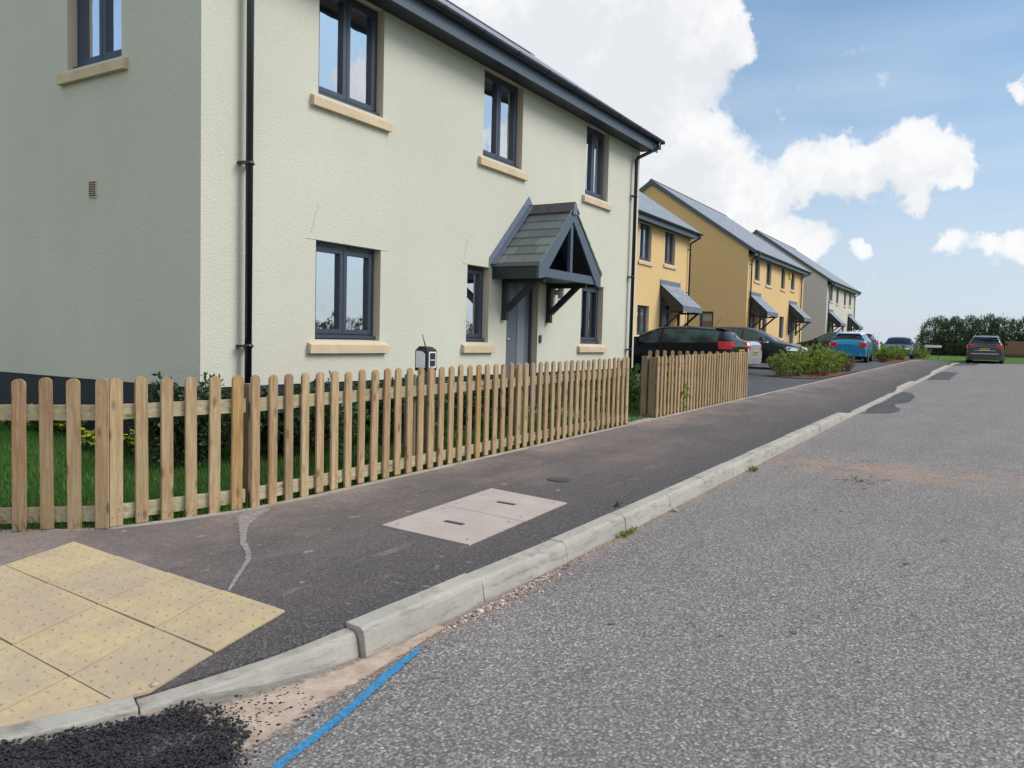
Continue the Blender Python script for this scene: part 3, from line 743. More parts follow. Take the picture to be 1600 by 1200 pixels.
def window(parent, fr, u0, u1, z0, z1, n=2, sill=True, blind=0, handle=True, detail=True, bar=True, gl='glass'):
    b = MB(); fo, fi = -RD, -RD-.07
    zb = z0+.02
    ring(b, fr, u0, u1, zb, z1, .045, fi, fo)
    if sill: lbox(b, fr, u0-.0, u1+.0, fo, -.06, zb, zb+.03)          # projecting frame foot
    w = (u1-u0-.09)/n; panes = []; bars = MB()
    for k in range(n):
        a = u0+.045+w*k; c = a+w
        ring(b, fr, a+.004, c-.004, zb+.049, z1-.049, .052, fi+.01, fo+.012)
        panes.append((a+.056, c-.056, zb+.101, z1-.101))
        if detail: lbox(b, fr, a+w*.2, c-w*.2, fo, fo+.014, z1-.035, z1-.018)
    W = b.build('window', M['frame'], parent)
    for (a, c, d, e) in panes:
        g = MB(); g.add([fr.p(a-.004,fo-.03,d-.004), fr.p(c+.004,fo-.03,d-.004), fr.p(c+.004,fo-.03,e+.004), fr.p(a-.004,fo-.03,e+.004)], [(0,1,2,3)])
        g.build('pane', M[gl], W, fixn=False)
        if detail and bar:
            zz = d+(e-d)*.52
            g = MB(); lbox(g, fr, a, c, fo-.034, fo-.031, zz-.006, zz+.006); g.build('glazing_bar', M['lead'], W)
        if blind:
            g = MB(); lbox(g, fr, a-.03, c+.03, fo-.13, fo-.125, e+.02-(e-d)*blind, e+.03); g.build('blind', M['blind'], W)
    if detail and handle:
        g = MB(); a, c, d, e = panes[0]; g.bar(fr.p(c-.035, fo-.042, d+(e-d)*.36), fr.p(c-.02, fo-.05, d+(e-d)*.46), .012, .012); g.build('handle', M['white'], W)
    g = MB()   # plastered reveal
    for (p, q) in (((u0,z0),(u0,z1)),((u1,z0),(u1,z1)),((u0,z1),(u1,z1)),((u0,z0),(u1,z0))):
        g.add([fr.p(p[0],0,p[1]), fr.p(q[0],0,q[1]), fr.p(q[0],-.22,q[1]), fr.p(p[0],-.22,p[1])], [(0,1,2,3)])
    g.build('reveal', M['reveal'], W)
    if sill:
        g = MB(); pr = .055
        P = [(-.10,z0-.005),(.0,z0-.012),(pr,z0-.055),(pr,z0-.145),(.0,z0-.145)]
        P = [(-.10,z0+.015),(pr-.004,z0-.045),(pr,z0-.052),(pr,z0-.145),(-.10,z0-.145)]
        a, c = u0-.11, u1+.11
        g.prism([fr.p(a, o, z) for o, z in P], tuple(Vector(fr.p(c,0,0))-Vector(fr.p(a,0,0))))
        g.build('sill', M['sill'], W, bevel=.004)
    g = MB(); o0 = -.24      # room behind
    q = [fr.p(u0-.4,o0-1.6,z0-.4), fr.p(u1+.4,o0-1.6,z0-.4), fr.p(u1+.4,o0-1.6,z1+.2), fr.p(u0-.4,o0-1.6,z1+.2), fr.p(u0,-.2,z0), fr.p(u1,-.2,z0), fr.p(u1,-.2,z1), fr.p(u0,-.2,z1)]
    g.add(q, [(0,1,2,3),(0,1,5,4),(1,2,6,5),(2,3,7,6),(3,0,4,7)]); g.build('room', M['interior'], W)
    return W
def downpipe(parent, x, y0, wt, zb, xg=None, side=1, br=()):
    xg = x if xg is None else xg
    b = MB(); r = .034
    b.tube([(xg, y0-.405, wt+.125), (xg, y0-.405, wt-.0), (x, y0-.10, wt-.22), (x, y0-.085, wt-.30), (x, y0-.085, zb)], r, 14)
    P = b.build('downpipe', M['blackplastic'], parent)
    for z in br or (wt-.45, (wt+zb)/2+.3, zb+.35):
        b = MB(); b.tube([(x, y0-.085, z-.02), (x, y0-.085, z+.02)], r+.006, 14); b.box(x-.075, x-.03, y0-.10, y0, z-.012, z+.012); b.box(x+.03, x+.05, y0-.1, y0, z-.012, z+.012)
        b.build('pipe_bracket', M['blackplastic'], P)
    b = MB(); b.tube([(x, y0-.085, wt-.32), (x, y0-.085, wt-.25)], r+.005, 14); b.build('pipe_socket', M['blackplastic'], P)
def house(name, label, x0, x1, y0, depth, zg, wt, rmat, fwins=(), gwins=(), doors=(), pipes=(), plinth_top=None, slope=.69, detail=True, gholes=(), verge=.14):
    H = empty(name, (x0, y0, zg), label, 'house')
    F = Fr((x0, y0), (1, 0), (0, -1)); Gf = Fr((x0, y0), (0, 1), (-1, 0)); R_ = Fr((x1, y0), (0, 1), (1, 0)); Bk = Fr((x0, y0+depth), (1, 0), (0, 1))
    W = x1-x0; pt = plinth_top or zg+.2; half = depth/2; za = wt+slope*half
    b = MB(); fh = [(w[0]-x0, w[1]-x0, w[2], w[3]) for w in list(fwins)+list(doors)]
    gh = [(w[0]-y0, w[1]-y0, w[2], w[3]) for w in gwins]
    wall_face(b, F, 0, W, pt, wt, [(h[0],h[1],max(h[2],pt),h[3]) for h in fh]); wall_face(b, Gf, 0, depth, pt, wt, gh)
    wall_face(b, R_, 0, depth, pt, wt, []); wall_face(b, Bk, 0, W, pt, wt, [])
    for fr in (Gf, R_): b.add([fr.p(0,0,wt), fr.p(depth,0,wt), fr.p(depth,0,wt+.145+slope*.38), fr.p(half,0,wt+.145+slope*(half+.38)), fr.p(0,0,wt+.145+slope*.38)], [(0,1,2,3,4)])
    b.build('wall', rmat, H, fixn=False)
    b = MB(); wall_face(b, Fr((x0+.012, y0+.012), (1,0), (0,-1)), 0, W-.024, zg-.4, pt, [(h[0]-.012,h[1]-.012,h[2],pt) for h in fh if h[2] < pt])
    wall_face(b, Fr((x0+.012, y0+.012), (0,1), (-1,0)), 0, depth-.024, zg-.4, pt, []); wall_face(b, Fr((x1-.012, y0+.012), (0,1), (1,0)), 0, depth-.024, zg-.4, pt, [])
    b.build('plinth', M['plinth'], H, fixn=False)
    # roof
    e = .38; zt = wt+.20; ye = y0-e; s = slope; yb = y0+depth+e; zr_ = zt+s*(half+e); xa, xb = x0-verge, x1+verge
    L = math.hypot(half+e, s*(half+e)); b = MB(); t = .05
    for sg in (0, 1):
        y_e, n0 = (ye, 0) if sg == 0 else (yb, 0)
        b.add([(xa,y_e,zt),(xb,y_e,zt),(xb,y0+half,zr_),(xa,y0+half,zr_)], [(0,1,2,3)])
        b.uv[len(b.f)-1] = [(0,0),(xb-xa,0),(xb-xa,L),(0,L)]
        b.add([(xa,y_e,zt-t),(xb,y_e,zt-t),(xb,y0+half,zr_-t),(xa,y0+half,zr_-t)], [(0,1,2,3)])
    b.add([(xa,ye,zt-t),(xb,ye,zt-t),(xb,ye,zt),(xa,ye,zt)], [(0,1,2,3)])
    for x in (xa, xb):
        b.add([(x,ye,zt-t),(x,ye,zt),(x,y0+half,zr_),(x,yb,zt),(x,yb,zt-t),(x,y0+half,zr_-t)], [(0,1,2,5),(5,2,3,4)])
    Rf = b.build('roof', M['slate'], H, fixn=False)
    b = MB(); yr = y0+half; n = int((xb-xa)/.45)
    for k in range(n):
        a = xa+(xb-xa)*k/n; c = a+(xb-xa)/n-.006
        b.prism([(a,yr-.13,zr_-.13*s+.012),(a,yr-.115,zr_-.115*s+.03),(a,yr,zr_+.035),(a,yr+.115,zr_-.115*s+.03),(a,yr+.13,zr_-.13*s+.012),(a,yr,zr_+.003)], (c-a,0,0))
    b.build('ridge', M['ridge'], Rf)
    # verge boards (both gable ends)
    for x, dx in ((xa+.02, .022), (xb-.042, .022)):
        b = MB(); w = .19
        for y_e, sg in ((ye, 1), (yb, -1)):
            b.prism([(x,y_e,zt-t-.004),(x,yr,zr_-t-.004),(x,yr,zr_-t-w-.004),(x,y_e,zt-t-w*.8)], (dx,0,0))
        b.build('verge_board', M['blueboard'], H)
        b = MB(); xo0, xo1 = (xa+.045, x0-.002) if x < x0 else (x1+.002, xb-.045)
        for y_e, sg in ((ye, 1), (yb, -1)):
            q = [(y_e+.05*sg,zt-t-.06+.05*s),(yr,zr_-t-.06),(yr,zr_-t-.08),(y_e+.05*sg,zt-t-.08+.05*s)]
            b.prism([(xo0,a,c) for a,c in q], (xo1-xo0,0,0))
        b.build('verge_soffit', M['darkboard'], H)
    # eaves
    b = MB(); b.box(x0-.05, x1+.05, y0-.315, y0-.003, wt-.012, wt+.008); b.build('soffit', M['darkboard'], H)
    b = MB(); b.box(x0-.06, x1+.06, y0-.34, y0-.317, wt-.055, wt+.165); b.build('fascia', M['blueboard'], H)
    b = MB(); gy, gz = y0-.405, wt+.165; prof = []
    for k in range(9):
        a = math.pi*k/8; prof.append((gy-.058*math.cos(a), gz-.062*math.sin(a)))
    inner = [(gy+(y-gy)*.88, gz+(z-gz)*.88+.003) for y, z in prof][::-1]
    b.prism([(xa+.02, y, z) for y, z in prof+inner], (xb-xa-.04,0,0))
    b.box(xa+.012, xa+.02, gy-.055, gy+.055, gz-.055, gz); b.box(xb-.02, xb-.012, gy-.055, gy+.055, gz-.055, gz)
    G = b.build('gutter', M['blackplastic'], H)
    k = xa+.6
    while k < xb and detail:
        b = MB(); b.prism([(k, gy+(y-gy)*1.1, gz+(z-gz)*1.1) for y, z in prof], (.035,0,0)); b.build("gutter_bracket", M["blackplastic"], G); k += .85

    for w in fwins: window(H, F, w[0]-x0, w[1]-x0, w[2], w[3], *(w[4:5] or (2,)), **(w[5] if len(w) > 5 else {}))
    for w in gwins: window(H, Gf, w[0]-y0, w[1]-y0, w[2], w[3], *(w[4:5] or (2,)), **(w[5] if len(w) > 5 else {}))
    for d in doors: door(H, F, d[0]-x0, d[1]-x0, d[2], d[3])
    for p in pipes: downpipe(H, p[0], y0, wt, p[1], p[2] if len(p) > 2 else None, br=p[3] if len(p) > 3 else ())
    return H
def door(parent, fr, u0, u1, z0, z1):
    b = MB(); o = -RD
    lbox(b, fr, u0, u0+.06, o-.07, o, z0, z1); lbox(b, fr, u1-.06, u1, o-.07, o, z0, z1); lbox(b, fr, u0+.06, u1-.06, o-.07, o, z1-.06, z1); lbox(b, fr, u0+.06, u1-.06, o-.07, o, z0, z0+.05)
    Dr = b.build('door', M['frame'], parent)
    b = MB(); a, c = u0+.064, u1-.064; lbox(b, fr, a, c, o-.06, o-.022, z0+.054, z1-.064); b.build('door_leaf', M['door'], Dr)
    b = MB(); w = c-a; lbox(b, fr, a+w*.55, a+w*.82, o-.0215, o-.014, z0+.35, z1-.16); b.build('door_panel', M['doorlight'], Dr, bevel=.005)
    b = MB(); b.tube([fr.p(a+.09,o-.02,z0+1.05), fr.p(a+.09,o+.03,z0+1.05), fr.p(a+.2,o+.03,z0+1.05)], .011, 8); b.build('handle', M['screw'], Dr)
    b = MB()
    for (p, q) in (((u0,z0),(u0,z1)),((u1,z0),(u1,z1)),((u0,z1),(u1,z1))):
        b.add([fr.p(p[0],0,p[1]), fr.p(q[0],0,q[1]), fr.p(q[0],-.22,q[1]), fr.p(p[0],-.22,p[1])], [(0,1,2,3)])
    b.build('reveal', M['reveal'], Dr)
    b = MB(); lbox(b, fr, u0-.02, u1+.02, -.2, .12, z0-.06, z0-.005); b.build('threshold', M['edging'], Dr)

GW = 5.05
H1 = house('detached_house', 'large pale green rendered house behind the near picket fence, left foreground', 4.76, 14.86, 6.25, 5.3, .2, 5.09, M['green_render'],
    fwins=[(6.19,7.23,1.29,2.35,2,dict(blind=.55)), (9.01,9.56,1.29,2.35,1), (12.49,13.37,1.29,2.33,2,dict(gl='glass_clear')),
           (6.20,7.23,3.87,5.085,2,dict(blind=0)), (9.32,10.37,3.87,5.085,2), (12.50,13.42,3.87,5.085,2,dict(blind=.9))],
    gwins=[(7.44,8.37,4.0,GW,2,dict(blind=.9))], doors=[(10.05,10.98,.30,2.36)],
    pipes=[(5.235,.3,None,(2.95,1.22)), (14.5,.3,14.78,(4.15,2.6,1.2))], plinth_top=.83, slope=.705)
# thin beads and hairlines in the render around the ground floor heads
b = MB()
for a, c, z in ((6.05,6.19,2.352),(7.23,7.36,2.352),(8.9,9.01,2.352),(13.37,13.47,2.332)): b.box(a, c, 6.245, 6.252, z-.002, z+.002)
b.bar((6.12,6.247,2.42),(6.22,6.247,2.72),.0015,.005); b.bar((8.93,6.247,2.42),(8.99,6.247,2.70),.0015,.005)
b.build('render_bead', plain('bead_hairline', (.54,.535,.46), .9), H1)  # beads and hairlines in a slightly darker render tone
# airbrick on the gable
b = MB()
b.box(4.748, 4.765, 7.855, 7.985, 2.67, 2.84, 0)
A = b.build('wall_vent', M['sill'], H1)
b = MB()
for i in range(7): b.box(4.744, 4.7475, 7.865, 7.915, 2.685+.022*i, 2.697+.022*i)
for i in range(7): b.box(4.744, 4.7475, 7.925, 7.975, 2.685+.022*i, 2.697+.022*i)
b.build('vent_slots', M['ridge'], A)

# gabled porch canopy on the green house
def gable_canopy(H):
    cx, y0, yf = 10.60, 6.25, 5.50; hw = .97; ze, zp = 2.43, 3.34; sl = (zp-ze)/hw
    root = MB(); root.box(cx-hw+.06, cx+hw-.06, yf+.05, y0-.002, 2.235, 2.255); root = root.build('porch_canopy', M['darkboard'], H)
    for sg in (-1, 1):
        b = MB(); q = [(cx+sg*(hw+.03),y0,ze-.03*sl),(cx+sg*(hw+.03),yf-.04,ze-.03*sl),(cx,yf-.04,zp),(cx,y0,zp)]
        b.add([(x,y,z-.012) for x,y,z in q], [(0,1,2,3)])
        b.add([(x,y,z-.035) for x,y,z in q], [(0,1,2,3)]); b.add([q[0],q[1],(q[1][0],q[1][1],q[1][2]-.035),(q[0][0],q[0][1],q[0][2]-.035)], [(0,1,2,3)])
        b.add([q[1],q[2],(q[2][0],q[2][1],q[2][2]-.035),(q[1][0],q[1][1],q[1][2]-.035)], [(0,1,2,3)])
        b.build('canopy_slates', M['slate_green'], root, fixn=False)
        # real lapped courses
        b = MB(); n = 6; r_ = random.Random(5+sg)
        for i in range(n):
            t0, t1 = i/n*.88, (i+1)/n*.88
            x0_, z0_ = cx+sg*(hw+.03)*(1-t0), ze-.03*sl+(zp-ze)*t0
            x1_, z1_ = cx+sg*(hw+.03)*(1-t1), ze-.03*sl+(zp-ze)*t1
            yy = yf-.045; k = 0
            while yy < y0-.06:
                w = (.30 if k or i % 2 == 0 else .17)+r_.uniform(-.03,.03); ye_ = min(yy+w, y0-.05); h = .016+r_.uniform(-.001,.002)
                b.add([(x0_,yy,z0_+h+.006),(x0_,ye_-.009,z0_+h+.006),(x1_,ye_-.009,z1_+.006),(x1_,yy,z1_+.006),(x0_,yy,z0_),(x0_,ye_-.009,z0_),(x1_,ye_-.009,z1_-.01),(x1_,yy,z1_-.01)], [(0,1,2,3),(0,4,5,1),(1,5,6,2),(3,2,6,7),(0,3,7,4)])
                yy = ye_; k += 1
        b.build('canopy_slate_course', M['slate_green'], root)
        b = MB(); x = cx+sg*hw; b.box(min(x,x-sg*.025), max(x,x-sg*.025), yf+.0, y0-.003, ze-.235, ze-.045); b.build('side_fascia', M['darkboard'], root)
        # stepped lead flashing up the wall
        b = MB(); b.prism([(cx+sg*(hw+.09),y0-.012,ze-.06),(cx+sg*(hw+.09),y0-.012,ze+.06),(cx,y0-.012,zp+.17),(cx,y0-.012,zp-.02)], (0,.010,0)); b.prism([(cx+sg*(hw+.06),y0-.10,ze-.03),(cx+sg*(hw+.06),y0-.012,ze-.03),(cx,y0-.012,zp+.035),(cx,y0-.10,zp+.035)], (0,0,.008)); b.build('flashing', M['lead'], root)
        # barge board
        b = MB(); w = .15
        b.prism([(cx+sg*(hw+.02),yf-.03,ze-.06),(cx,yf-.03,zp-.04),(cx,yf-.03,zp-.04-w*1.36),(cx+sg*(hw-.13),yf-.03,ze-.215),(cx+sg*(hw+.0),yf-.03,ze-.235),(cx+sg*(hw+.02),yf-.03,ze-.235)], (0,.035,0)); b.build('barge_board', M['blueboard'], root)
        # gallows bracket
        x = cx+sg*.665
        b = MB(); b.box(x-.04, x+.04, y0-.085, y0-.002, 1.62, 2.235); G = b.build('bracket', M['darkboard'], root, bevel=.006)
        b = MB(); b.bar((x, y0-.08, 1.78), (x, yf+.16, 2.24), .07, .08); b.build('brace', M['darkboard'], G)
        b = MB(); b.box(x-.035, x+.035, yf+.06, y0-.086, 2.165, 2.234); b.build('arm', M['darkboard'], G)
    b = MB(); b.box(cx-.035, cx+.035, yf-.01, yf+.04, 2.33, zp-.22); b.build('king_post', M['blueboard'], root)
    b = MB(); b.box(cx-hw+.13, cx+hw-.13, yf-.012, yf+.04, ze-.20, ze-.08); b.build('tie_beam', M['blueboard'], root)
    b = MB(); b.add([(cx-hw+.1,yf+.42,2.30),(cx+hw-.1,yf+.42,2.30),(cx,yf+.42,zp-.08)], [(0,1,2)]); b.build('gable_shade', M['interior'], root)  # near-black panel added inside the open truss to stand for its shade
    b = MB()
    for i in range(2):
        a = yf-.05+i*.40
        c = a+.385
        b.prism([(cx-.15,a,zp-.15*sl+.03),(cx,a,zp+.045),(cx+.15,a,zp-.15*sl+.03),(cx+.15,a,zp-.15*sl+.014),(cx,a,zp+.025),(cx-.15,a,zp-.15*sl+.014)], (0,c-a,0))
    b.build('ridge', M['ridge'], root)
    b = MB(); b.prism([(cx-.075,yf-.056,zp-.14),(cx+.075,yf-.056,zp-.14),(cx+.045,yf-.056,zp+.0),(cx,yf-.056,zp+.04),(cx-.045,yf-.056,zp+.0)], (0,.006,0)); b.build('ridge_end_cap', M['lead'], root)
    # wall lamp and bell
    for dx in (.0,):
        b = MB(); b.tube([(11.52,y0-.11,2.02),(11.52,y0-.11,2.25)], .05, 16); b.box(11.49,11.55,y0-.07,y0-.002,2.08,2.16); Lm = b.build('wall_lamp', M['white'], H)
        b = MB(); b.tube([(11.52,y0-.11,1.975),(11.52,y0-.11,1.985)], .052, 16); b.tube([(11.52,y0-.11,1.995),(11.52,y0-.11,2.0)], .052, 16); b.build('lamp_louvre', M['blackplastic'], Lm)
    b = MB(); b.box(11.03, 11.08, y0-.025, y0-.002, 1.30, 1.42); b.build('door_bell', M['ridge'], H)
gable_canopy(H1)

def mono_canopy(H, xa, xb, y0, zt, zb, proj=.9, side=True):
    s = (zt-zb)/proj
    b = MB(); q = [(xa,y0-.01,zt),(xb,y0-.01,zt),(xb,y0-proj,zb),(xa,y0-proj,zb)]
    b.add(q, [(3,2,1,0)]); L = math.hypot(proj, zt-zb); b.uv[0] = [(0,0),(xb-xa,0),(xb-xa,L),(0,L)]
    b.add([(x,y,z-.04) for x,y,z in q], [(0,1,2,3)])
    C = b.build('porch_canopy', M['slate'], H, fixn=False)
    b = MB(); b.box(xa-.01, xb+.01, y0-proj-.012, y0-proj+.02, zb-.19, zb-.012); b.build('fascia', M['lead'], C)
    for x in (xa+.01, xb-.035):
        b = MB(); b.prism([(x,y0-.01,zt-.03),(x,y0-proj+.02,zb-.03),(x,y0-proj+.02,zb-.19),(x,y0-proj*.62,zb-.19),(x,y0-.01,zt-.36)], (.025,0,0)); b.build('side_board', M['darkboard'], C)
    b = MB(); b.box(xa-.03, xb+.03, y0-.02, y0-.004, zt-.02, zt+.16); b.build('flashing', M['lead'], C)
    for x in (xa+.10, xb-.10):
        b = MB(); b.box(x-.035,x+.035,y0-.08,y0-.002,zb-1.0,zt-.35); G = b.build('bracket', M['darkboard'], C)
        b = MB(); b.bar((x,y0-.07,zb-.85),(x,y0-proj+.08,zb-.17),.06,.07); b.build('brace', M['darkboard'], G)
        b = MB(); b.box(x-.03,x+.03,y0-proj+.03,y0-.082,zb-.24,zb-.17); b.build('arm', M['darkboard'], G)

nb = dict(detail=False)
H2 = house('yellow_house', 'yellow rendered house with one sloping porch behind the black estate car', 21.2, 30.55, 10.6, 9.0, .55, 5.42, M['yellow_render'], detail=False,
    fwins=[(25.42,26.48,4.13,5.40,2,dict(blind=.95)), (27.78,28.85,4.22,5.40,2,dict(blind=.95)), (25.42,26.48,1.58,2.60,2), (22.6,23.6,4.13,5.4,2), (22.6,23.6,1.58,2.6,2)],
    doors=[(27.65,28.7,.62,2.72)], pipes=[(30.3,.6,30.45)], plinth_top=.75)
mono_canopy(H2, 27.43, 29.5, 10.6, 3.45, 2.66)
H3 = house('yellow_semi_detached_house', 'yellow rendered semi detached pair with two sloping porches, alarm box near the eaves', 38.9, 51.5, 10.6, 10.1, .78, 5.67, M['yellow_render'], detail=False,
    fwins=[(40.15,41.1,4.55,5.65,2,nb), (42.45,43.45,4.48,5.65,2,nb), (45.7,46.6,4.5,5.65,2,nb), (48.1,49.05,4.6,5.65,2,nb), (45.7,46.75,1.75,2.95,2,nb), (42.0,42.9,1.75,2.95,2,nb)],
    gwins=[(12.2,12.9,1.95,2.93,1,dict(detail=False,sill=False,gl='glass_clear',blind=.5))], doors=[(39.7,40.75,.85,2.9),(48.2,49.3,.85,2.9)], pipes=[(39.25,.8,39.4),(50.6,.8,51.2)], plinth_top=1.0)
mono_canopy(H3, 39.35, 41.5, 10.6, 3.78, 2.95); mono_canopy(H3, 47.8, 49.9, 10.6, 3.78, 2.95)
b = MB(); b.box(47.55, 47.85, 10.52, 10.598, 5.15, 5.5); M['alarm'] = plain('alarm_yellow', (.75,.52,.06), .5); b.build('alarm_box', M['alarm'], H3, bevel=.02)
H4 = house('grey_semi_detached_house', 'stone grey rendered semi detached pair at the far end of the row', 59.3, 71.9, 10.6, 10.1, .9, 5.72, M['grey_render'], detail=False,
    fwins=[(60.5,61.5,4.62,5.70,2,nb), (63.0,63.95,4.55,5.70,2,nb), (66.4,67.3,4.55,5.70,2,nb), (68.8,69.8,4.65,5.70,2,nb), (66.0,67.0,1.9,3.0,2,nb)],
    doors=[(60.3,61.3,.95,3.0),(68.8,69.8,.95,3.0)], pipes=[(59.7,.9,59.8),(71.2,.9,71.6)], plinth_top=1.1)
mono_canopy(H4, 60.0, 62.0, 10.6, 3.85, 3.0); mono_canopy(H4, 68.5, 70.5, 10.6, 3.85, 3.0)

# ------------------------------------------------------------------ picket fences
def picket_mesh(k, screws=True):
    r = random.Random(50+k); w = .074+r.uniform(-.002,.002); h = .90+r.uniform(-.004,.004); t = .020
    n = 10; prof = [(-w/2,0),(w/2,0)]+[(w/2*math.cos(math.pi*i/n), h-w/2*.82+w/2*.82*math.sin(math.pi*i/n)) for i in range(n+1)]
    me = D.meshes.new('picket'); import bmesh; bm = bmesh.new()
    f = [bm.verts.new((x, -t/2, z)) for x, z in prof]; bk = [bm.verts.new((x, t/2, z)) for x, z in prof]
    bm.faces.new(f); bm.faces.new(bk[::-1])
    for i in range(len(prof)): j = (i+1) % len(prof); bm.faces.new((f[j], f[i], bk[i], bk[j]))
    bmesh.ops.recalc_face_normals(bm, faces=bm.faces)
    bmesh.ops.bevel(bm, geom=[e for e in bm.edges if len(e.link_faces) == 2 and e.calc_face_angle() > 1.2], offset=.0035, segments=2, affect='EDGES')
    bm.normal_update()
    nm = len(bm.faces)
    if screws:
        for x, z in ((-.018, .055), (.016, .105)):
            vs = [bm.verts.new((x+.005*math.cos(a*.785), -t/2-.0015, z+.005*math.sin(a*.785))) for a in range(8)]; ff = bm.faces.new(vs); ff.material_index = 1
    bm.to_mesh(me); bm.free(); me.materials.append(M['wood']); me.materials.append(M['screw']); return me
PM = [picket_mesh(k) for k in range(6)]
def fence(root, path, zfun, n_skip=0, posts=(), jit=.006):
    """path: list of straight runs ((x,y),(x,y), first offset) -> pickets 0.15 m apart, two rails behind"""
    org = root.location
    r = random.Random(9)
    for (a, c, off, side) in path:
        a = Vector(a); c = Vector(c); d = (c-a); L = d.length; d.normalize(); nn = Vector((-d.y, d.x))*side
        ang = math.atan2(d.y, d.x); ang2 = ang if side > 0 else ang+math.pi
        s = off
        while s < L+.001:
            p = a+d*s; me = r.choice(PM); o = D.objects.new('picket', me); COL.objects.link(o); o.parent = root
            z = zfun(p.x, p.y)+r.uniform(-.006,.006)+.006
            q = p-nn*r.uniform(0,.002)
            o.location = Vector((q.x, q.y, z))-org; o.rotation_euler = (r.uniform(-.004,.004), r.uniform(-jit,jit), ang2+r.uniform(-.02,.02)); o.scale = (r.uniform(.97,1.03), 1, 1)
            s += .15
        for zz in (.655, .045):
            P = [a+d*(L*k) for k in (0, 1)]; b = MB()
            z0, z1 = zfun(P[0].x, P[0].y)+zz, zfun(P[1].x, P[1].y)+zz
            i0, i1 = .0125, .0445
            q = [(P[0]+nn*i0, z0), (P[1]+nn*i0, z1), (P[1]+nn*i1, z1), (P[0]+nn*i1, z0)]
            v = [(w.x, w.y, z) for w, z in q]+[(w.x, w.y, z+.092) for w, z in q]
            b.add(v, [(0,3,2,1),(4,5,6,7),(0,1,5,4),(1,2,6,5),(2,3,7,6),(3,0,4,7)]); b.build('rail', M['wood_pale'], root, bevel=.003)
    for (x, y, w, h) in posts:
        z = zfun(x, y); b = MB(); b.box(x-w/2, x+w/2, y-w/2, y+w/2, z-.1, z+h); b.build('post', M['wood_old'], root, bevel=.004)
zfn = lambda x, y: zr(x)+.15
F1 = empty('picket_fence', (3.66, 4.26, zfn(3.66,0)), 'long round topped picket fence in front of the green house, bending round the corner slabs', 'fence')
A0, A1, A2, A3 = (1.80,5.62), (2.775,4.545), (3.63,4.285), (10.03,4.275)
La = math.dist(A0, A1); off0 = La - .15*int(La/.15)
fence(F1, [(A0, A1, off0, 1), ((2.845,4.515), A2, .0, 1), ((3.69,4.27), A3, .0, 1)], zfn,
    posts=[(1.98,5.62,.075,.83),(2.86,4.63,.075,.80),(3.735,4.385,.075,.84),(5.49,4.385,.075,.84),(7.3,4.375,.075,.84),(9.98,4.375,.08,.86)])
F2 = empty('picket_fence', (11.05, 4.27, zfn(11.05,0)), 'shorter picket fence beyond the garden gap, turning back towards the house', 'fence')
fence(F2, [((11.10,4.27), (15.98,4.27), .0, 1), ((15.95,4.38), (14.82,6.02), .06, -1)], zfn, posts=[(11.115,4.345,.11,.885),(11.10,4.47,.09,.90),(15.9,4.37,.08,.84)])
PD = MB(); PD.box(5.705, 5.825, 4.36, 4.48, .1, 1.045)
PDo = PD.build('garden_post', M['wood_old'], None, origin=(5.765,4.42,.18), bevel=.005); tag(PDo, 'stout brown timber post behind the picket fence, carrying the small box', 'post')
U = empty('garden_gadget', (5.765,4.42,1.045), 'black and white box with a slanted aerial on the timber post', 'outdoor unit')
b = MB()
b.prism([(5.695,4.365,1.047),(5.84,4.365,1.047),(5.84,4.365,1.225),(5.825,4.365,1.245),(5.71,4.365,1.245),(5.695,4.365,1.225)], (0,.14,0))
b.prism([(5.71,4.37,1.24),(5.71,4.495,1.24),(5.71,4.48,1.268),(5.71,4.40,1.262)], (.115,0,0)); b.build('case', M['plinth'], U, bevel=.006)
b = MB(); b.prism([(5.6935,4.49,1.075),(5.6935,4.385,1.075),(5.6935,4.385,1.20),(5.6935,4.42,1.222),(5.6935,4.49,1.225)], (-.004,0,0)); b.build('side_panel', M['white'], U, bevel=.003)
b = MB(); F_ = Fr((5.695,4.365),(1,0),(0,-1)); ring(b, F_, .022, .128, .1+.975, .1+1.12, .012, 0, .005); b.build('front_bezel', M['white'], U, bevel=.003)
b = MB(); lbox(b, F_, .045, .105, .0005, .0035, 1.142, 1.149); b.build('front_mark', M['white'], U)
b = MB(); b.tube([(5.745,4.42,1.25),(5.715,4.44,1.375)], .0055, 8, r1=.0035); b.build('aerial', M['blackplastic'], U)

# ------------------------------------------------------------------ cars
def paint(name, col, metal=.3, rough=.28, coat=.5):
    m = NT(name); return m.set(color=col, metal=metal, rough=rough, coat=coat, coatr=.05, spec=.35 if coat > .2 else .15)
_m = NT('car_glass'); M['carglass'] = _m.set(color=(.006,.012,.014), rough=.06, spec=.28)
_m = NT('car_glass_light'); M['carglass2'] = _m.set(color=(.045,.075,.058), rough=.06, spec=.35)
_m = NT('car_glass_lit_patches'); M['carglass3'] = _m.set(color=_m.mix(_m.ramp(_m.noise(_m.obj(), 2.2, 2), [(.42,0),(.6,1)]), (.006,.010,.012), (.035,.07,.06)), rough=.06, spec=.2)  # teal patches painted in for green light seen through the car
M['tyre'] = plain('tyre_rubber', (.018,.018,.019), .8)
M['alloy'] = plain('alloy_wheel', (.55,.56,.58), .3, .9)
M['trim'] = plain('black_car_trim', (.014,.015,.017), .5)
M['chrome'] = plain('chrome_trim', (.75,.76,.78), .15, 1.0, var=.02)
M['redlamp'] = plain('red_lamp_lens', (.62,.012,.015), .15, coat=.8, var=.3, vs=30)
M['clearlamp'] = plain('clear_lamp_lens', (.6,.62,.66), .12, .5, coat=.8, var=.2, vs=30)
M['plate'] = plain('yellow_number_plate', (.78,.52,.05), .4, var=.02)
M['platew'] = plain('white_number_plate', (.8,.8,.78), .4, var=.02)
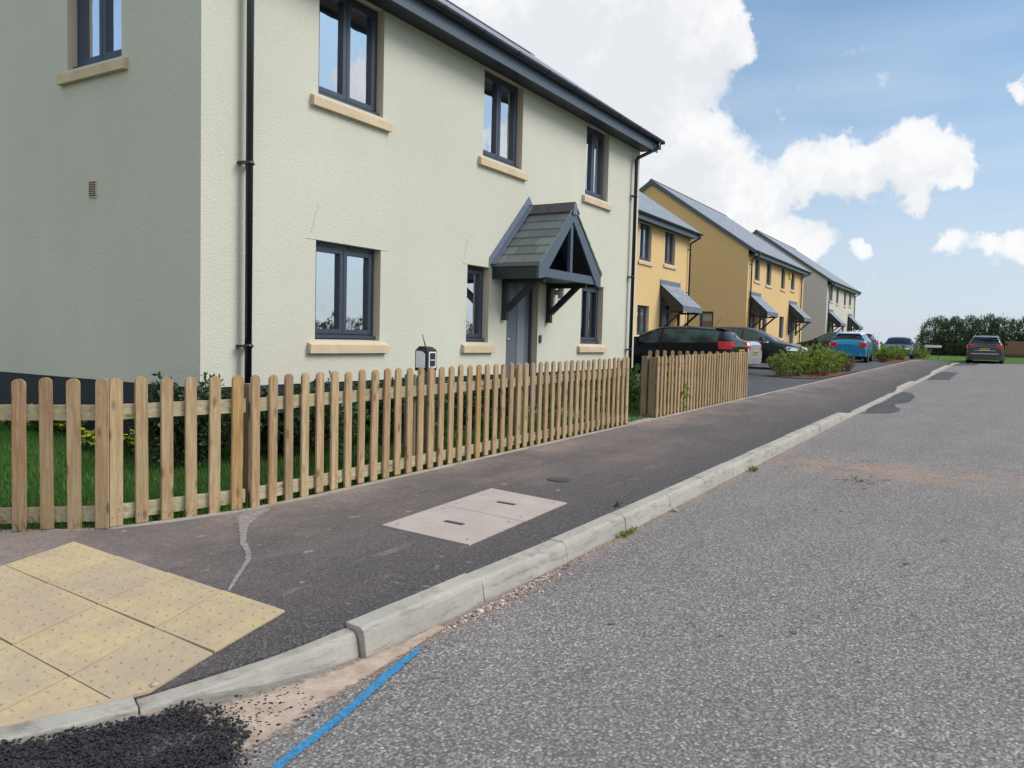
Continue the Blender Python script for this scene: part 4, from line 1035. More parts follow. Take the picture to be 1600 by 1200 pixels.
def cr(P, n):
    """Catmull-Rom through rows of numbers; returns list of rows"""
    P = np.array(P, float); out = []
    for i in range(len(P)-1):
        p0, p1, p2, p3 = P[max(i-1,0)], P[i], P[i+1], P[min(i+2,len(P)-1)]
        for k in range(n):
            t = k/n; out.append(.5*((2*p1)+(-p0+p2)*t+(2*p0-5*p1+4*p2-p3)*t*t+(-p0+3*p1-3*p2+p3)*t**3))
    out.append(P[-1]); return np.array(out)
def car(label, cat, loc, rz, L, W, H, st, wb, wr, paintm, side, ws, rg, pillars=(), glass='carglass', roofm=None, tail=None, head=None, plate_rear=True, plate_front=False, aerial=False, rails=False, spoiler=False, lowtrim=.30, chrome_line=False, name='parked_car', roofx=None, wiper=True, bars=()):
    """st rows: x, z_bottom, half width, z_belt, belt half width, z_top, top half width"""
    root = empty(name, loc, label, cat, None, rz); root['_local'] = 1; root.rotation_euler = (0, -math.atan(.0115)*math.cos(rz), rz)
    N = 5; S = cr(st, N); VN = 3
    rings = []
    for x, zb, wm_, zl, wl, zt, wt in S:
        g = max(zt-zl, .0)
        if g > .25: key = [(0,zb),(wm_*.86,zb),(wm_*.965,zb+.10),(wm_,zb+(zl-zb)*.52),(wl,zl),(wt+(wl-wt)*.12,zl+g*.80),(wt*.90,zt-.045),(wt*.5,zt-.008),(0,zt)]
        else: key = [(0,zb),(wm_*.86,zb),(wm_*.965,zb+.10),(wm_,zb+(zl-zb)*.52),(wl,zl),(wl*.93,zl+g*.45),(wl*.80,zl+g*.72),(wl*.45,zt-.01),(0,zt)]
        rings.append(cr(key, VN))
    K = len(rings[0]); parts = {k: MB() for k in ('body','side','wind','rear','roof','low')}
    def mirror(b, q, mi=0):
        b.add(q, [(0,1,2,3)], mi, True); b.add([(x,-y,z) for x,y,z in q][::-1], [(0,1,2,3)], mi, True)
    for i in range(len(S)-1):
        xm = (S[i][0]+S[i+1][0])/2
        for k in range(K-1):
            q = [(S[i][0],*rings[i][k]),(S[i+1][0],*rings[i+1][k]),(S[i+1][0],*rings[i+1][k+1]),(S[i][0],*rings[i][k+1])]
            v = k/VN; zc = sum(p[2] for p in q)/4
            key = 'body'
            if 4 <= v < 5 and side[0] < xm < side[1] and not any(abs(xm-p) < .045 for p in pillars): key = 'side'
            elif v >= 5.0 and ws[0] < xm < ws[1]: key = 'wind'
            elif v >= 5.0 and rg[0] < xm < rg[1]: key = 'rear'
            elif zc < lowtrim: key = 'low'
            elif roofm is not None and v >= 5.0 and rg[1] <= xm <= ws[0]: key = 'roof'
            mirror(parts[key], q)
    # end caps
    for i in (0, len(S)-1):
        rr = [(S[i][0],y,z) for y,z in rings[i]]; parts['body'].add(rr+[(x,-y,z) for x,y,z in rr[::-1]], [tuple(range(2*len(rr)))])
    def mk(b, nm, m, par=root):
        if not b.v: return None
        o = b.build(nm, m, par, origin=(0,0,0)); o.location = (0,0,0)
        import bmesh
        bm = bmesh.new(); bm.from_mesh(o.data); bmesh.ops.remove_doubles(bm, verts=bm.verts, dist=.0008); bmesh.ops.recalc_face_normals(bm, faces=bm.faces); bm.to_mesh(o.data); bm.free()
        return o
    B = mk(parts['body'], 'body', paintm); mk(parts['side'], 'side_window', M[glass]); mk(parts['wind'], 'windscreen', M['carglass']); mk(parts['rear'], 'rear_window', M['carglass'])
    mk(parts['roof'], 'roof', roofm); mk(parts['low'], 'lower_trim', M['trim'])
    sv = S[:,0]; order = np.argsort(sv)
    def at(x, col): return float(np.interp(x, sv[order], S[order, col]))
    def surf(x, z):  # half width of the body at height z
        i = int(np.argmin(abs(sv-x))); r = rings[i]; zz = r[:,1]; 
        js = [j for j in range(2*VN, K-1) if min(zz[j],zz[j+1]) <= z <= max(zz[j],zz[j+1])] or [j for j in range(1, K-1) if min(zz[j],zz[j+1]) <= z <= max(zz[j],zz[j+1])]
        if not js: return at(x, 2)
        j = js[0]; t = (z-zz[j])/(zz[j+1]-zz[j]+1e-6); return r[j][0]+(r[j+1][0]-r[j][0])*t
    for wx in (wb[0], wb[1]):
        for sg in (-1, 1):
            yo = at(wx, 2)+.004
            b = MB(); n = 26
            b.prism([(wx+(wr+.055)*math.cos(2*math.pi*k/n), sg*(yo-.13), wr+(wr+.055)*math.sin(2*math.pi*k/n)) for k in range(n)], (0, sg*.136, 0)); mk(b, 'wheel_arch', M['trim'])
            b = MB(); prof = [(-.20,wr*.9),(-.19,wr),(-.02,wr),(0,wr*.94),(.004,wr*.72),(-.03,wr*.70)]; vs = []; n = 28
            for k in range(n):
                a = 2*math.pi*k/n; vs += [(wx+r*math.cos(a), sg*(yo+.006+o_), wr+r*math.sin(a)) for o_, r in prof]
            m_ = len(prof); b.add(vs, [(k*m_+j, k*m_+j+1, ((k+1)%n)*m_+j+1, ((k+1)%n)*m_+j) for k in range(n) for j in range(m_-1)], 0, True)
            Wh = mk(b, 'wheel', M['tyre'])
            b = MB(); y_ = sg*(yo-.012)
            for k in range(5):
                for da in (-.16, .16):
                    a = 2*math.pi*k/5+da+.3; b.bar((wx+.045*math.cos(a), y_, wr+.045*math.sin(a)), (wx+wr*.69*math.cos(a+da*.2), y_+sg*.008, wr+wr*.69*math.sin(a+da*.2)), .03, .03, 0, (0,1,0))
            vs = []
            for k in range(n):
                a = 2*math.pi*k/n; vs += [(wx+r*math.cos(a), sg*(yo+o_), wr+r*math.sin(a)) for o_, r in ((-.0,wr*.715),(-.02,wr*.66),(-.06,wr*.64))]
            b.add(vs, [(k*3+j, k*3+j+1, ((k+1)%n)*3+j+1, ((k+1)%n)*3+j) for k in range(n) for j in range(2)], 0, True)
            b.tube([(wx,y_-.02,wr),(wx,y_+.014*1,wr)], .05, 12); mk(b, 'rim', M['alloy'], Wh)
    def patch(nm, mat, x0, x1, z0, z1, sgs=(-1,1), push=.008, n=5, par=root, round_=True):
        """lens or badge following the body skin between x0..x1 (side) – wraps the corner when x1 lies past the end"""
        for sg in sgs:
            b = MB(); vs = []
            for i in range(n+1):
                x = x0+(x1-x0)*i/n
                for j in range(n+1):
                    z = z0+(z1-z0)*j/n; vs.append((x, sg*(surf(x, z)+push), z))
            b.add(vs, [(i*(n+1)+j, (i+1)*(n+1)+j, (i+1)*(n+1)+j+1, i*(n+1)+j+1) for i in range(n) for j in range(n)], 0, True); mk(b, nm, mat, par)
    xr, xf = float(sv.min()), float(sv.max())
    if tail:
        for sg in (-1, 1):
            b = MB(); x0, x1, ya, z0, z1 = tail    # rear face lamp block wrapping onto the flank
            yo = at(x1, 2)
            pts = [(x1, yo+.004), (x0+.16, at(x0+.16,2)+.006), (x0+.03, at(x0+.06,2)-.03), (x0-.012, at(x0+.06,2)-.13), (x0-.014, ya)]
            inn = [(x+.05, y-.05) for x, y in pts]
            for za, zb_ in ((z0, z1),):
                P = [(x, sg*y, za) for x, y in pts+inn[::-1]]; b.prism(P, (0,0,zb_-za))
            mk(b, 'taillight', M['redlamp'])
    if head:
        x0, x1, z0, z1 = head
        patch('headlight', M['clearlamp'], x0, x1, z0, z1)
        for sg in (-1, 1):
            b = MB(); b.prism([(xf-.10, sg*at(xf-.12,2)*.97, z0),(xf-.02, sg*at(xf-.03,2)*.82, z0),(xf+.004, sg*.42, z0+.01),(xf-.03, sg*.42, z1-.01),(xf-.12, sg*at(xf-.12,2)*.94, z1)], (.012, sg*.006, 0)); mk(b, 'headlight', M['clearlamp'])
        b = MB(); b.box(xf-.03, xf+.008, -.42, .42, .34, z0+.03); mk(b, 'grille', M['trim'])
        b = MB(); b.box(xf-.02, xf+.012, -.6, .6, .30, .325); mk(b, 'bumper_trim', M['chrome'])
    for cond, x, m_, sg in ((plate_rear, xr-.014, 'plate', -1), (plate_front, xf+.012, 'platew', 1)):
        if cond:
            zp = tail[3]-.06 if (tail and sg < 0) else .38
            b = MB(); b.box(min(x,x+sg*.012), max(x,x+sg*.012), -.26, .26, zp-.055, zp+.055); P = mk(b, 'number_plate', M[m_])
            b = MB(); 
            for k in range(7):
                y = -.215+.062*k+(.02 if k > 3 else 0); xx = x+sg*.0135
                b.box(min(xx,xx+sg*.002), max(xx,xx+sg*.002), y, y+.038, zp-.035, zp+.035)
            mk(b, 'plate_characters', M['trim'], P)
    # mirrors, handles, shut lines
    for sg in (-1, 1):
        xm_ = side[1]-.22; zm = at(xm_, 3)+.04; ym = at(xm_, 4)
        b = MB(); b.bar((xm_, sg*(ym-.01), zm), (xm_, sg*(ym+.10), zm+.03), .05, .03)
        b.prism([(xm_-.06, sg*(ym+.07), zm-.01),(xm_-.06, sg*(ym+.22), zm+.01),(xm_-.06, sg*(ym+.215), zm+.13),(xm_-.06, sg*(ym+.08), zm+.14)], (.11,0,0)); mk(b, 'wing_mirror', paintm if not rails else M['trim'])
        for x in [p for p in pillars[:2]]:
            b = MB(); z = at(x, 3)-.09; y = surf(x+.13, z); b.box(x+.05, x+.22, sg*(y+.012)-.010, sg*(y+.012)+.010, z-.012, z+.014); mk(b, 'door_handle', paintm)
        for x in list(pillars)+[side[1]-.05]:
            b = MB(); vs = []
            for j in range(9):
                z = .30+(at(x,3)-.33)*j/8; y = surf(x, z)+.0025; vs += [(x-.005, sg*y, z),(x+.005, sg*y, z)]
            b.add(vs, [(2*j,2*j+1,2*j+3,2*j+2) for j in range(8)]); mk(b, 'shut_line', M['trim'])
        if chrome_line: 
            b = MB(); xs_ = np.linspace(side[0], side[1], 12); b.tube([(x, sg*(at(x,4)+.006), at(x,3)+.004) for x in xs_], .010, 6); mk(b, 'waist_trim', M['chrome'])
        if rails:
            b = MB(); xs_ = np.linspace(rg[1]+.15, ws[0]-.15, 8); b.tube([(x, sg*at(x,6)*.86, at(x,5)+.02) for x in xs_], .016, 6); mk(b, 'roof_rail', M['chrome'])
    if spoiler:
        x = rg[1]; b = MB(); w_ = at(x, 6)*.92; z = at(x+.05, 5)
        b.prism([(x+.12,-w_,z-.01),(x-.12,-w_*.96,z-.045),(x-.12,w_*.96,z-.045),(x+.12,w_,z-.01)], (0,0,.03)); mk(b, 'spoiler', paintm)
        b = MB(); b.box(x-.125, x-.118, -.16, .16, z-.045, z-.025); mk(b, 'high_brake_light', M['redlamp'])
    if aerial:
        x = rg[1]+.35; b = MB(); b.tube([(x,0,at(x,5)-.01),(x-.22,0,at(x,5)+.28)], .006, 6); mk(b, 'aerial', M['trim'])
    if wiper:
        x = rg[0]+.02; b = MB(); b.bar((x+.02,.0,at(x+.02,5)+.02),(x+.12,-.35,at(x+.12,5)+.04),.015,.015); mk(b, 'wiper', M['trim'])
    for (z0, z1, hw_) in bars:
        b = MB(); b.prism([(xr+.10,-hw_-.06,z0),(xr-.035,-hw_+.1,z0),(xr-.035,hw_-.1,z0),(xr+.10,hw_+.06,z0)], (0,0,z1-z0)); mk(b, 'bumper_strip', M['chrome'])
    # rear bumper step
    zb = at(xr+.05, 1); b = MB(); b.prism([(xr+.30, -W/2*.985, .30),(xr+.02, -W/2*.90, .30),(xr-.03, -W/2*.6, .30),(xr-.03, W/2*.6, .30),(xr+.02, W/2*.90, .30),(xr+.30, W/2*.985, .30)], (0,0,.20)); mk(b, 'rear_bumper', paintm)
    return root

ESTATE = [(2.26,.30,.60,.50,.56,.60,.50),(2.16,.24,.78,.62,.74,.72,.66),(1.75,.22,.86,.76,.82,.86,.72),(1.20,.20,.885,.87,.84,.965,.74),(.80,.20,.885,.90,.84,1.17,.66),(.30,.20,.885,.915,.84,1.37,.61),(-.25,.20,.885,.93,.84,1.425,.61),(-1.1,.20,.885,.95,.83,1.41,.60),(-1.75,.22,.875,.97,.80,1.34,.56),(-2.0,.26,.85,.98,.76,1.16,.58),(-2.17,.30,.82,.93,.73,1.00,.62),(-2.24,.34,.78,.80,.70,.86,.60)]
HATCH = [(2.02,.30,.60,.50,.56,.60,.50),(1.93,.24,.78,.64,.74,.74,.66),(1.55,.22,.85,.78,.81,.88,.72),(1.05,.20,.86,.90,.82,1.0,.73),(.65,.20,.86,.93,.82,1.20,.65),(.20,.20,.86,.95,.82,1.41,.60),(-.35,.20,.86,.97,.82,1.475,.60),(-1.1,.20,.86,.985,.81,1.45,.58),(-1.60,.22,.86,.99,.80,1.37,.56),(-1.80,.26,.845,.985,.77,1.16,.60),(-1.92,.30,.83,.93,.75,1.00,.64),(-1.98,.34,.79,.80,.71,.87,.62)]
SALOON = [(2.3,.30,.60,.50,.56,.60,.50),(2.2,.24,.80,.62,.76,.72,.66),(1.8,.22,.87,.74,.83,.84,.72),(1.25,.20,.89,.85,.85,.94,.74),(.8,.20,.89,.88,.85,1.17,.66),(.35,.20,.89,.90,.85,1.36,.61),(-.25,.20,.89,.92,.85,1.425,.61),(-.9,.20,.89,.94,.84,1.36,.59),(-1.45,.20,.88,.95,.83,1.14,.62),(-1.75,.22,.87,.96,.80,1.02,.68),(-2.15,.28,.84,.93,.76,1.0,.66),(-2.26,.34,.80,.82,.72,.90,.64)]
SUVP = [(2.36,.40,.66,.66,.62,.80,.56),(2.28,.32,.86,.80,.80,.98,.72),(1.8,.30,.95,.95,.90,1.10,.78),(1.2,.28,.97,1.06,.92,1.17,.80),(.85,.28,.97,1.09,.92,1.38,.74),(.40,.28,.97,1.10,.92,1.62,.69),(-.25,.28,.97,1.11,.92,1.70,.69),(-1.2,.28,.97,1.12,.91,1.69,.68),(-1.95,.30,.96,1.14,.90,1.60,.65),(-2.18,.36,.95,1.14,.88,1.36,.70),(-2.32,.40,.93,1.08,.86,1.17,.74),(-2.40,.44,.90,.92,.84,1.02,.72)]
zc = lambda x, y: drive_z(x, y)+.004
BLK = paint('black_car_paint', (.003,.003,.0045), .0, .3, .12); NAVY = paint('dark_navy_paint', (.006,.009,.018), .4, .22); SILV = paint('silver_paint', (.52,.54,.57), .5, .3)
BLUE = paint('bright_blue_paint', (.012,.22,.42), .25, .3); WHT = paint('white_paint', (.78,.80,.82), .0, .3); DGR = paint('dark_grey_paint', (.016,.018,.020), .4, .28)
NBL = paint('blue_paint', (.010,.022,.085), .3, .28); GBL = paint('blue_grey_paint', (.10,.15,.20), .5, .3); CHR = paint('charcoal_paint', (.060,.062,.075), .5, .3)
PI = math.pi
def sc(P, s=1., z=1.): return [(a*s, b, c, d*z, e, f*z, g) for a, b, c, d, e, f, g in P]
car('glossy black estate car with a big red tail lamp, parked behind the second fence', 'car', (22.9, 8.42, zc(22.9, 8)), PI/2, 4.2, 1.77, 1.42, sc(ESTATE,.93), (1.30,-1.20), .31, BLK, (-1.60,.95), (.30,1.10), (-1.95,-1.60), (.02,-.88), 'carglass3', tail=(-2.05,-1.70,.52,.78,1.0), head=(1.62,1.95,.58,.70), chrome_line=False, aerial=True, spoiler=True)
car('silver car with a yellow rear plate squeezed between the black estate and the navy car', 'car', (25.2, 8.45, zc(25.2, 8)), PI/2, 3.7, 1.70, 1.42, sc(SALOON,.85), (1.18,-1.15), .31, SILV, (-1.2,.90), (.29,1.04), (-1.45,-.80), (.05,-.68), 'carglass2', tail=(-1.92,-1.72,.62,.72,.86), head=(1.55,1.8,.58,.70), wiper=False)
car('dark navy car parked nose towards the pavement, behind the leafy shrubs', 'car', (29.9, 8.10, zc(29.9, 8)), -PI/2, 4.4, 1.8, 1.48, sc(ESTATE, 1.0, 1.05), (1.38,-1.30), .32, NAVY, (-1.72,1.02), (.32,1.18), (-2.10,-1.72), (.02,-.95), 'carglass2', tail=(-2.20,-1.80,.52,.78,1.0), head=(1.65,2.12,.66,.80), chrome_line=True, plate_front=True)
car('very dark car half hidden between the grey end house and the bright blue hatchback', 'car', (47.0, 8.0, zc(47, 8)), PI/2, 4.3, 1.76, 1.45, HATCH, (1.28,-1.22), .31, DGR, (-1.62,.92), (.22,1.04), (-1.86,-1.60), (.0,-.85), 'carglass2', tail=(-1.95,-1.6,.52,.78,1.0), head=(1.5,1.9,.62,.74))
car('bright blue hatchback with a white roof, seen from behind', 'car', (42.95, 6.38, zc(42.9, 6.4)), R(3.0), 4.0, 1.72, 1.48, HATCH, (1.28,-1.22), .325, BLUE, (-1.45,.92), (.22,1.04), (-1.86,-1.60), (-.20,), 'carglass', roofm=WHT, tail=(-1.995,-1.80,.52,.74,.94), head=(1.5,1.9,.62,.74), spoiler=True, plate_rear=False)
car('deep blue hatchback just beyond the bright blue one, only its tail showing', 'car', (50.6, 8.15, zc(50.6, 8)), PI/2, 4.0, 1.72, 1.46, HATCH, (1.28,-1.22), .31, NBL, (-1.62,.92), (.22,1.04), (-1.86,-1.60), (.0,-.85), 'carglass', tail=(-1.95,-1.6,.50,.80,1.03), head=(1.5,1.9,.62,.74), spoiler=True)
car('blue grey car facing the camera behind the farthest shrubs', 'car', (56.0, 5.55, zc(56, 5.5)), PI+R(3), 4.2, 1.7, 1.38, sc(SALOON, .97, .97), (1.36,-1.32), .30, GBL, (-1.42,1.06), (.34,1.22), (-1.70,-.95), (.05,-.80), 'carglass2', tail=(-2.16,-1.85,.50,.68,.86), head=(1.7,2.05,.58,.70), plate_front=True)
car('charcoal off roader parked on the road at the far end, seen from behind', 'car', (58.3, .83, zr(56)-.03), R(-1.0), 4.8, 1.94, 1.80, sc(SUVP, 1.0, 1.05), (1.45,-1.45), .375, CHR, (-1.85,.98), (.42,1.16), (-2.26,-1.95), (.15,-.85), 'carglass', tail=(-2.37,-2.02,.60,1.00,1.20), bars=((.66,.70,.80),(.86,.885,.62)), head=(1.7,2.2,.82,.95), rails=True, spoiler=True, lowtrim=.45, plate_rear=True)

# ------------------------------------------------------------------ plants
M['lf_bright'] = leaf_mat('bright_shrub_leaves', (.10,.16,.03), (.175,.245,.05), (.30,.34,.08))
M['lf_dark'] = leaf_mat('dark_hedge_leaves', (.012,.035,.012), (.022,.055,.018), (.045,.09,.03), .45, .15)
M['lf_far'] = leaf_mat('far_hedge_leaves', (.034,.060,.034), (.062,.098,.050), (.11,.145,.07), .6, .1)
M['lf_mid'] = leaf_mat('garden_leaves', (.03,.085,.02), (.06,.135,.03), (.12,.21,.05))
M['lf_dry'] = leaf_mat('dry_seedheads', (.16,.095,.055), (.24,.15,.085), (.20,.19,.07), .8, .1)
M['lf_red'] = leaf_mat('red_leaves', (.16,.02,.02), (.26,.04,.03), (.12,.06,.03), .6, .15)
M['petal'] = leaf_mat('yellow_petals', (.75,.70,.06), (.82,.78,.12), (.60,.62,.08), .6, .2)
M['stem'] = plain('woody_stem', (.085,.06,.04), .8)
def leaf_arrays(P, Dr, size, asp=.5, fold=.25):
    """P: points, Dr: leaf directions (unit); four-corner folded leaves"""
    n = len(P); up = rng.normal(size=(n,3)); up[:,2] += 1.2
    s = np.cross(Dr, up); s /= np.linalg.norm(s, axis=1)[:,None]+1e-9; nrm = np.cross(s, Dr)
    L = size*rng.uniform(.6,1.25,(n,1)); w = L*asp*.5
    a = P; c = P+Dr*L; m = P+Dr*L*.45
    l = m+s*w+nrm*w*fold; r = m-s*w+nrm*w*fold
    V = np.stack([a, l, c, r], 1).reshape(-1,3)
    F = np.arange(n*4).reshape(-1,4)
    return V, F
def mesh_np(name, V, F, mat, parent=None, smooth=False):
    me = D.meshes.new(name); n = len(F); k = F.shape[1]
    me.vertices.add(len(V)); me.vertices.foreach_set('co', V.astype(np.float32).ravel())
    me.loops.add(n*k); me.loops.foreach_set('vertex_index', F.astype(np.int32).ravel())
    me.polygons.add(n); me.polygons.foreach_set('loop_start', np.arange(n, dtype=np.int32)*k)
    me.update(calc_edges=True); me.materials.append(mat)
    o = D.objects.new(name, me); COL.objects.link(o)
    if parent: o.parent = parent
    return o
def unit(v): return v/(np.linalg.norm(v, axis=-1, keepdims=True)+1e-9)
def shrub(label, loc, rx, ry, h, nst, nleaf, lsize, mat, cat='shrub', name='shrub', group=None, asp=.55, flop=.5, seed=None, low=.15, extra=None, stemr=.005, asc=.6):
    """stems fan out of the root, each carrying side shoots and leaves"""
    global rng
    rng = np.random.default_rng(seed if seed is not None else abs(hash(label)) % 9999 if False else sum(map(ord, label)))
    root = empty(name, loc, label, cat, group); root['_local'] = 1
    V = []; Ds = []; stems = MB()
    per = max(4, nleaf//nst)
    for k in range(nst):
        a = rng.uniform(0, 6.283); q = math.sqrt(rng.uniform(0,1))
        base = np.array([math.cos(a)*rx*q*.45, math.sin(a)*ry*q*.45, 0.])
        tip = np.array([math.cos(a)*rx*q*rng.uniform(.7,1.1), math.sin(a)*ry*q*rng.uniform(.7,1.1), h*rng.uniform(.55,1.05)*math.sqrt(max(.05, 1-.55*q*q))])
        t = np.linspace(0,1,6)[:,None]; bend = rng.normal(size=3)*.06*h
        pts = base+(tip-base)*t+bend*np.sin(t*3.14)+np.array([0,0,h*.1])*np.sin(t*3.14)
        stems.tube(pts.tolist(), stemr, 4, 0, False, r1=stemr*.35)
        nsh = max(2, per//9)
        for j in range(nsh):
            u = rng.uniform(low, 1.); p = base+(tip-base)*u+bend*math.sin(u*3.14)+np.array([0,0,h*.1])*math.sin(u*3.14)
            d = unit(np.array([math.cos(a), math.sin(a), 0])*rng.uniform(-.3,1)+rng.normal(size=3)*.7+np.array([0,0,asc])); sl = h*rng.uniform(.10,.26)*(1.15-.5*u)
            m = per//nsh
            uu = rng.uniform(0,1,(m,1)); PP = p+d*sl*uu; PP[:,2] -= flop*sl*(uu[:,0]**2)*.5
            dd = unit(d+rng.normal(size=(m,3))*.75)
            V.append(PP); Ds.append(dd)
    P = np.concatenate(V); Dd = np.concatenate(Ds); P[:,2] = np.maximum(P[:,2], .01)
    v, f = leaf_arrays(P, Dd, lsize, asp)
    mesh_np('foliage', v, f, mat, root)
    s = stems.build('stem', M['stem'], root, origin=(0,0,0)); s.location = (0,0,0)
    if extra is not None:
        mt, nm, cnt, sz = extra
        idx = rng.choice(len(P), cnt); P2 = P[idx]*np.array([1.02,1.02,1.0]); P2[:,2] += .02
        P2 = P2[P2[:,2] > h*.4] if nm == 'flower' else P2
        n = len(P2); ang = rng.uniform(0,6.28,n); V5 = []
        for k in range(5):
            d = unit(np.stack([np.cos(ang+k*1.257), np.sin(ang+k*1.257), np.full(n,.5)], 1)); vv, ff = leaf_arrays(P2, d, sz, .9, .1); V5.append(vv)
        VV = np.concatenate(V5); mesh_np(nm, VV, np.arange(len(VV)).reshape(-1,4), mt, root)
    return root
dz_ = lambda x, y: drive_z(x, y)-.02
shrub('loose leafy green shrub nearest the end of the second fence', (24.9,5.45,dz_(24.9,5.4)), 1.0, .7, .80, 60, 3600, .07, M['lf_bright'])
shrub('biggest bright green shrub in front of the dark navy car bonnet', (26.9,5.1,dz_(27,5.1)), 1.6, .7, 1.0, 80, 6200, .075, M['lf_bright'])
shrub('bright green shrub below the bright blue hatchback', (29.0,5.0,dz_(29,5)), 1.3, .6, .86, 70, 4800, .075, M['lf_bright'])
shrub('brown seeding weeds at the right end of the big green shrubs', (30.3,4.75,dz_(30,4.7)), .8, .45, .66, 90, 3500, .05, M['lf_dry'], 'weeds', 'weeds', asp=.25)
shrub('reddish dry weeds at the foot of the first driveway shrub', (25.6,4.7,dz_(25,4.7)), 1.1, .3, .26, 30, 900, .05, M['lf_red'], 'weeds', 'weeds', asp=.3)
shrub('small red leaved plant in front of the shrubs beyond the blue hatchback', (43.8,5.0,dz_(44,5)), 1.0, .35, .24, 26, 800, .06, M['lf_red'], 'plant', 'low_plant')
shrub('yellow green shrub just right of the bright blue hatchback', (46.6,5.25,dz_(46,5.2)), 1.6, .8, .92, 70, 4800, .085, M['lf_bright'])
shrub('yellow green shrub in front of the blue grey car', (51.0,5.1,dz_(51,5.1)), 2.0, .7, .86, 60, 4300, .09, M['lf_bright'])
shrub('second small red leaved plant, farther along the pavement edge', (48.2,4.75,dz_(48,4.7)), .7, .3, .22, 20, 500, .06, M['lf_red'], 'plant', 'low_plant')
shrub('yellow green shrub beside the far name board', (58.0,4.6,zr(57)+.12), 2.2, .8, .95, 60, 4300, .09, M['lf_bright'])
M['bark'] = conc_mat('bark_mulch', (.10,.055,.04), (.16,.085,.06), (.05,.035,.025), .6)
blob_patch('planting_bed', [(23.9,4.95),(24.6,4.4),(27,4.33),(30.9,4.33),(31.2,4.8),(30.6,5.6),(27,5.7),(24.4,6.1)], drive_z, .02, M['bark'], kind='structure', jag=.06, seed=21, sub=.3)
blob_patch('planting_bed', [(42.9,4.8),(44,4.36),(50,4.36),(56.5,4.38),(56.5,5.9),(46,5.9),(44.6,5.4)], drive_z, .02, M['bark'], kind='structure', jag=.06, seed=22, sub=.3)
# shrubs of the green house garden
gz_ = lambda x, y: lawn_z(x, y)-.01
shrub('dark evergreen shrub at the corner of the green house', (4.35,5.85,gz_(4.3,5.8)), .5, .4, .78, 70, 9000, .045, M['lf_dark'])
shrub('dark evergreen shrub under the left ground floor window', (5.35,5.55,gz_(5.3,5.5)), .75, .42, .74, 80, 11000, .045, M['lf_dark'])
shrub('dark evergreen shrub right of the left downpipe foot', (6.6,5.5,gz_(6.6,5.5)), .8, .42, .72, 70, 9500, .045, M['lf_dark'])
shrub('dark green shrub before the wall left of the porch', (8.3,5.5,gz_(8.3,5.5)), .9, .4, .66, 60, 8000, .045, M['lf_dark'])
shrub('dark green shrub right of the front door', (12.3,5.5,gz_(12.3,5.5)), 1.0, .4, .6, 60, 7000, .045, M['lf_dark'])
shrub('young leafy shrub poking through the pickets below the box post', (6.25,4.62,gz_(6.2,4.6)), .25, .22, .82, 9, 420, .065, M['lf_mid'], name='young_shrub', stemr=.004)
shrub('young leafy shrub left of the box post', (5.15,4.72,gz_(5.2,4.7)), .22, .2, .62, 8, 380, .06, M['lf_mid'], name='young_shrub', stemr=.004)
shrub('young leafy shrub behind the middle of the long fence', (7.1,4.6,gz_(7.1,4.6)), .3, .2, .72, 9, 420, .065, M['lf_mid'], name='young_shrub', stemr=.004)
shrub('yellowish young shrub behind the right end of the long fence', (8.55,4.6,gz_(8.5,4.6)), .3, .22, .78, 10, 500, .06, M['lf_bright'], name='young_shrub', stemr=.004)
shrub('young shrub beside the garden gap', (9.7,4.65,gz_(9.7,4.6)), .25, .22, .72, 9, 420, .06, M['lf_bright'], name='young_shrub', stemr=.004)
shrub('bushy green shrub filling the garden gap between the fences', (11.5,4.85,gz_(11.5,4.8)), .42, .3, .78, 24, 1500, .06, M['lf_mid'])
shrub('sprays of pale green leaves growing through the second fence', (12.4,4.40,gz_(12.4,4.4)), .8, .20, .66, 16, 700, .06, M['lf_bright'], name='young_shrub', stemr=.004)
shrub('low yellow flowering plants along the foot of the gable wall', (4.38,8.2,lawn_z(4.38,8.2)-.02), .25, .8, .27, 60, 3000, .045, M['lf_mid'], 'flowers', 'yellow_flowers', extra=(M['petal'],'flower',1300,.024))
shrub('yellow flowering plants nearer the corner of the gable wall', (4.22,6.75,lawn_z(4.2,6.75)-.02), .22, .65, .22, 50, 2000, .045, M['lf_mid'], 'flowers', 'yellow_flowers', extra=(M['petal'],'flower',900,.024))
shrub('small weed tuft at the foot of the kerb in the middle distance', (8.2,2.10,zr(8.2)), .09, .04, .045, 12, 220, .022, M['lf_bright'], 'weed', 'weed_tuft', stemr=.001)
shrub('grassy weed tuft at the nearer kerb joint', (5.05,2.125,zr(5)), .17, .025, .04, 24, 420, .022, M['lf_bright'], 'weed', 'weed_tuft', stemr=.001, asp=.25)
shrub('tiny sprout on top of the kerb', (5.35,2.33,on_pave(5.35,2.33)), .03, .03, .035, 6, 60, .018, M['lf_mid'], 'weed', 'weed_tuft', stemr=.001)

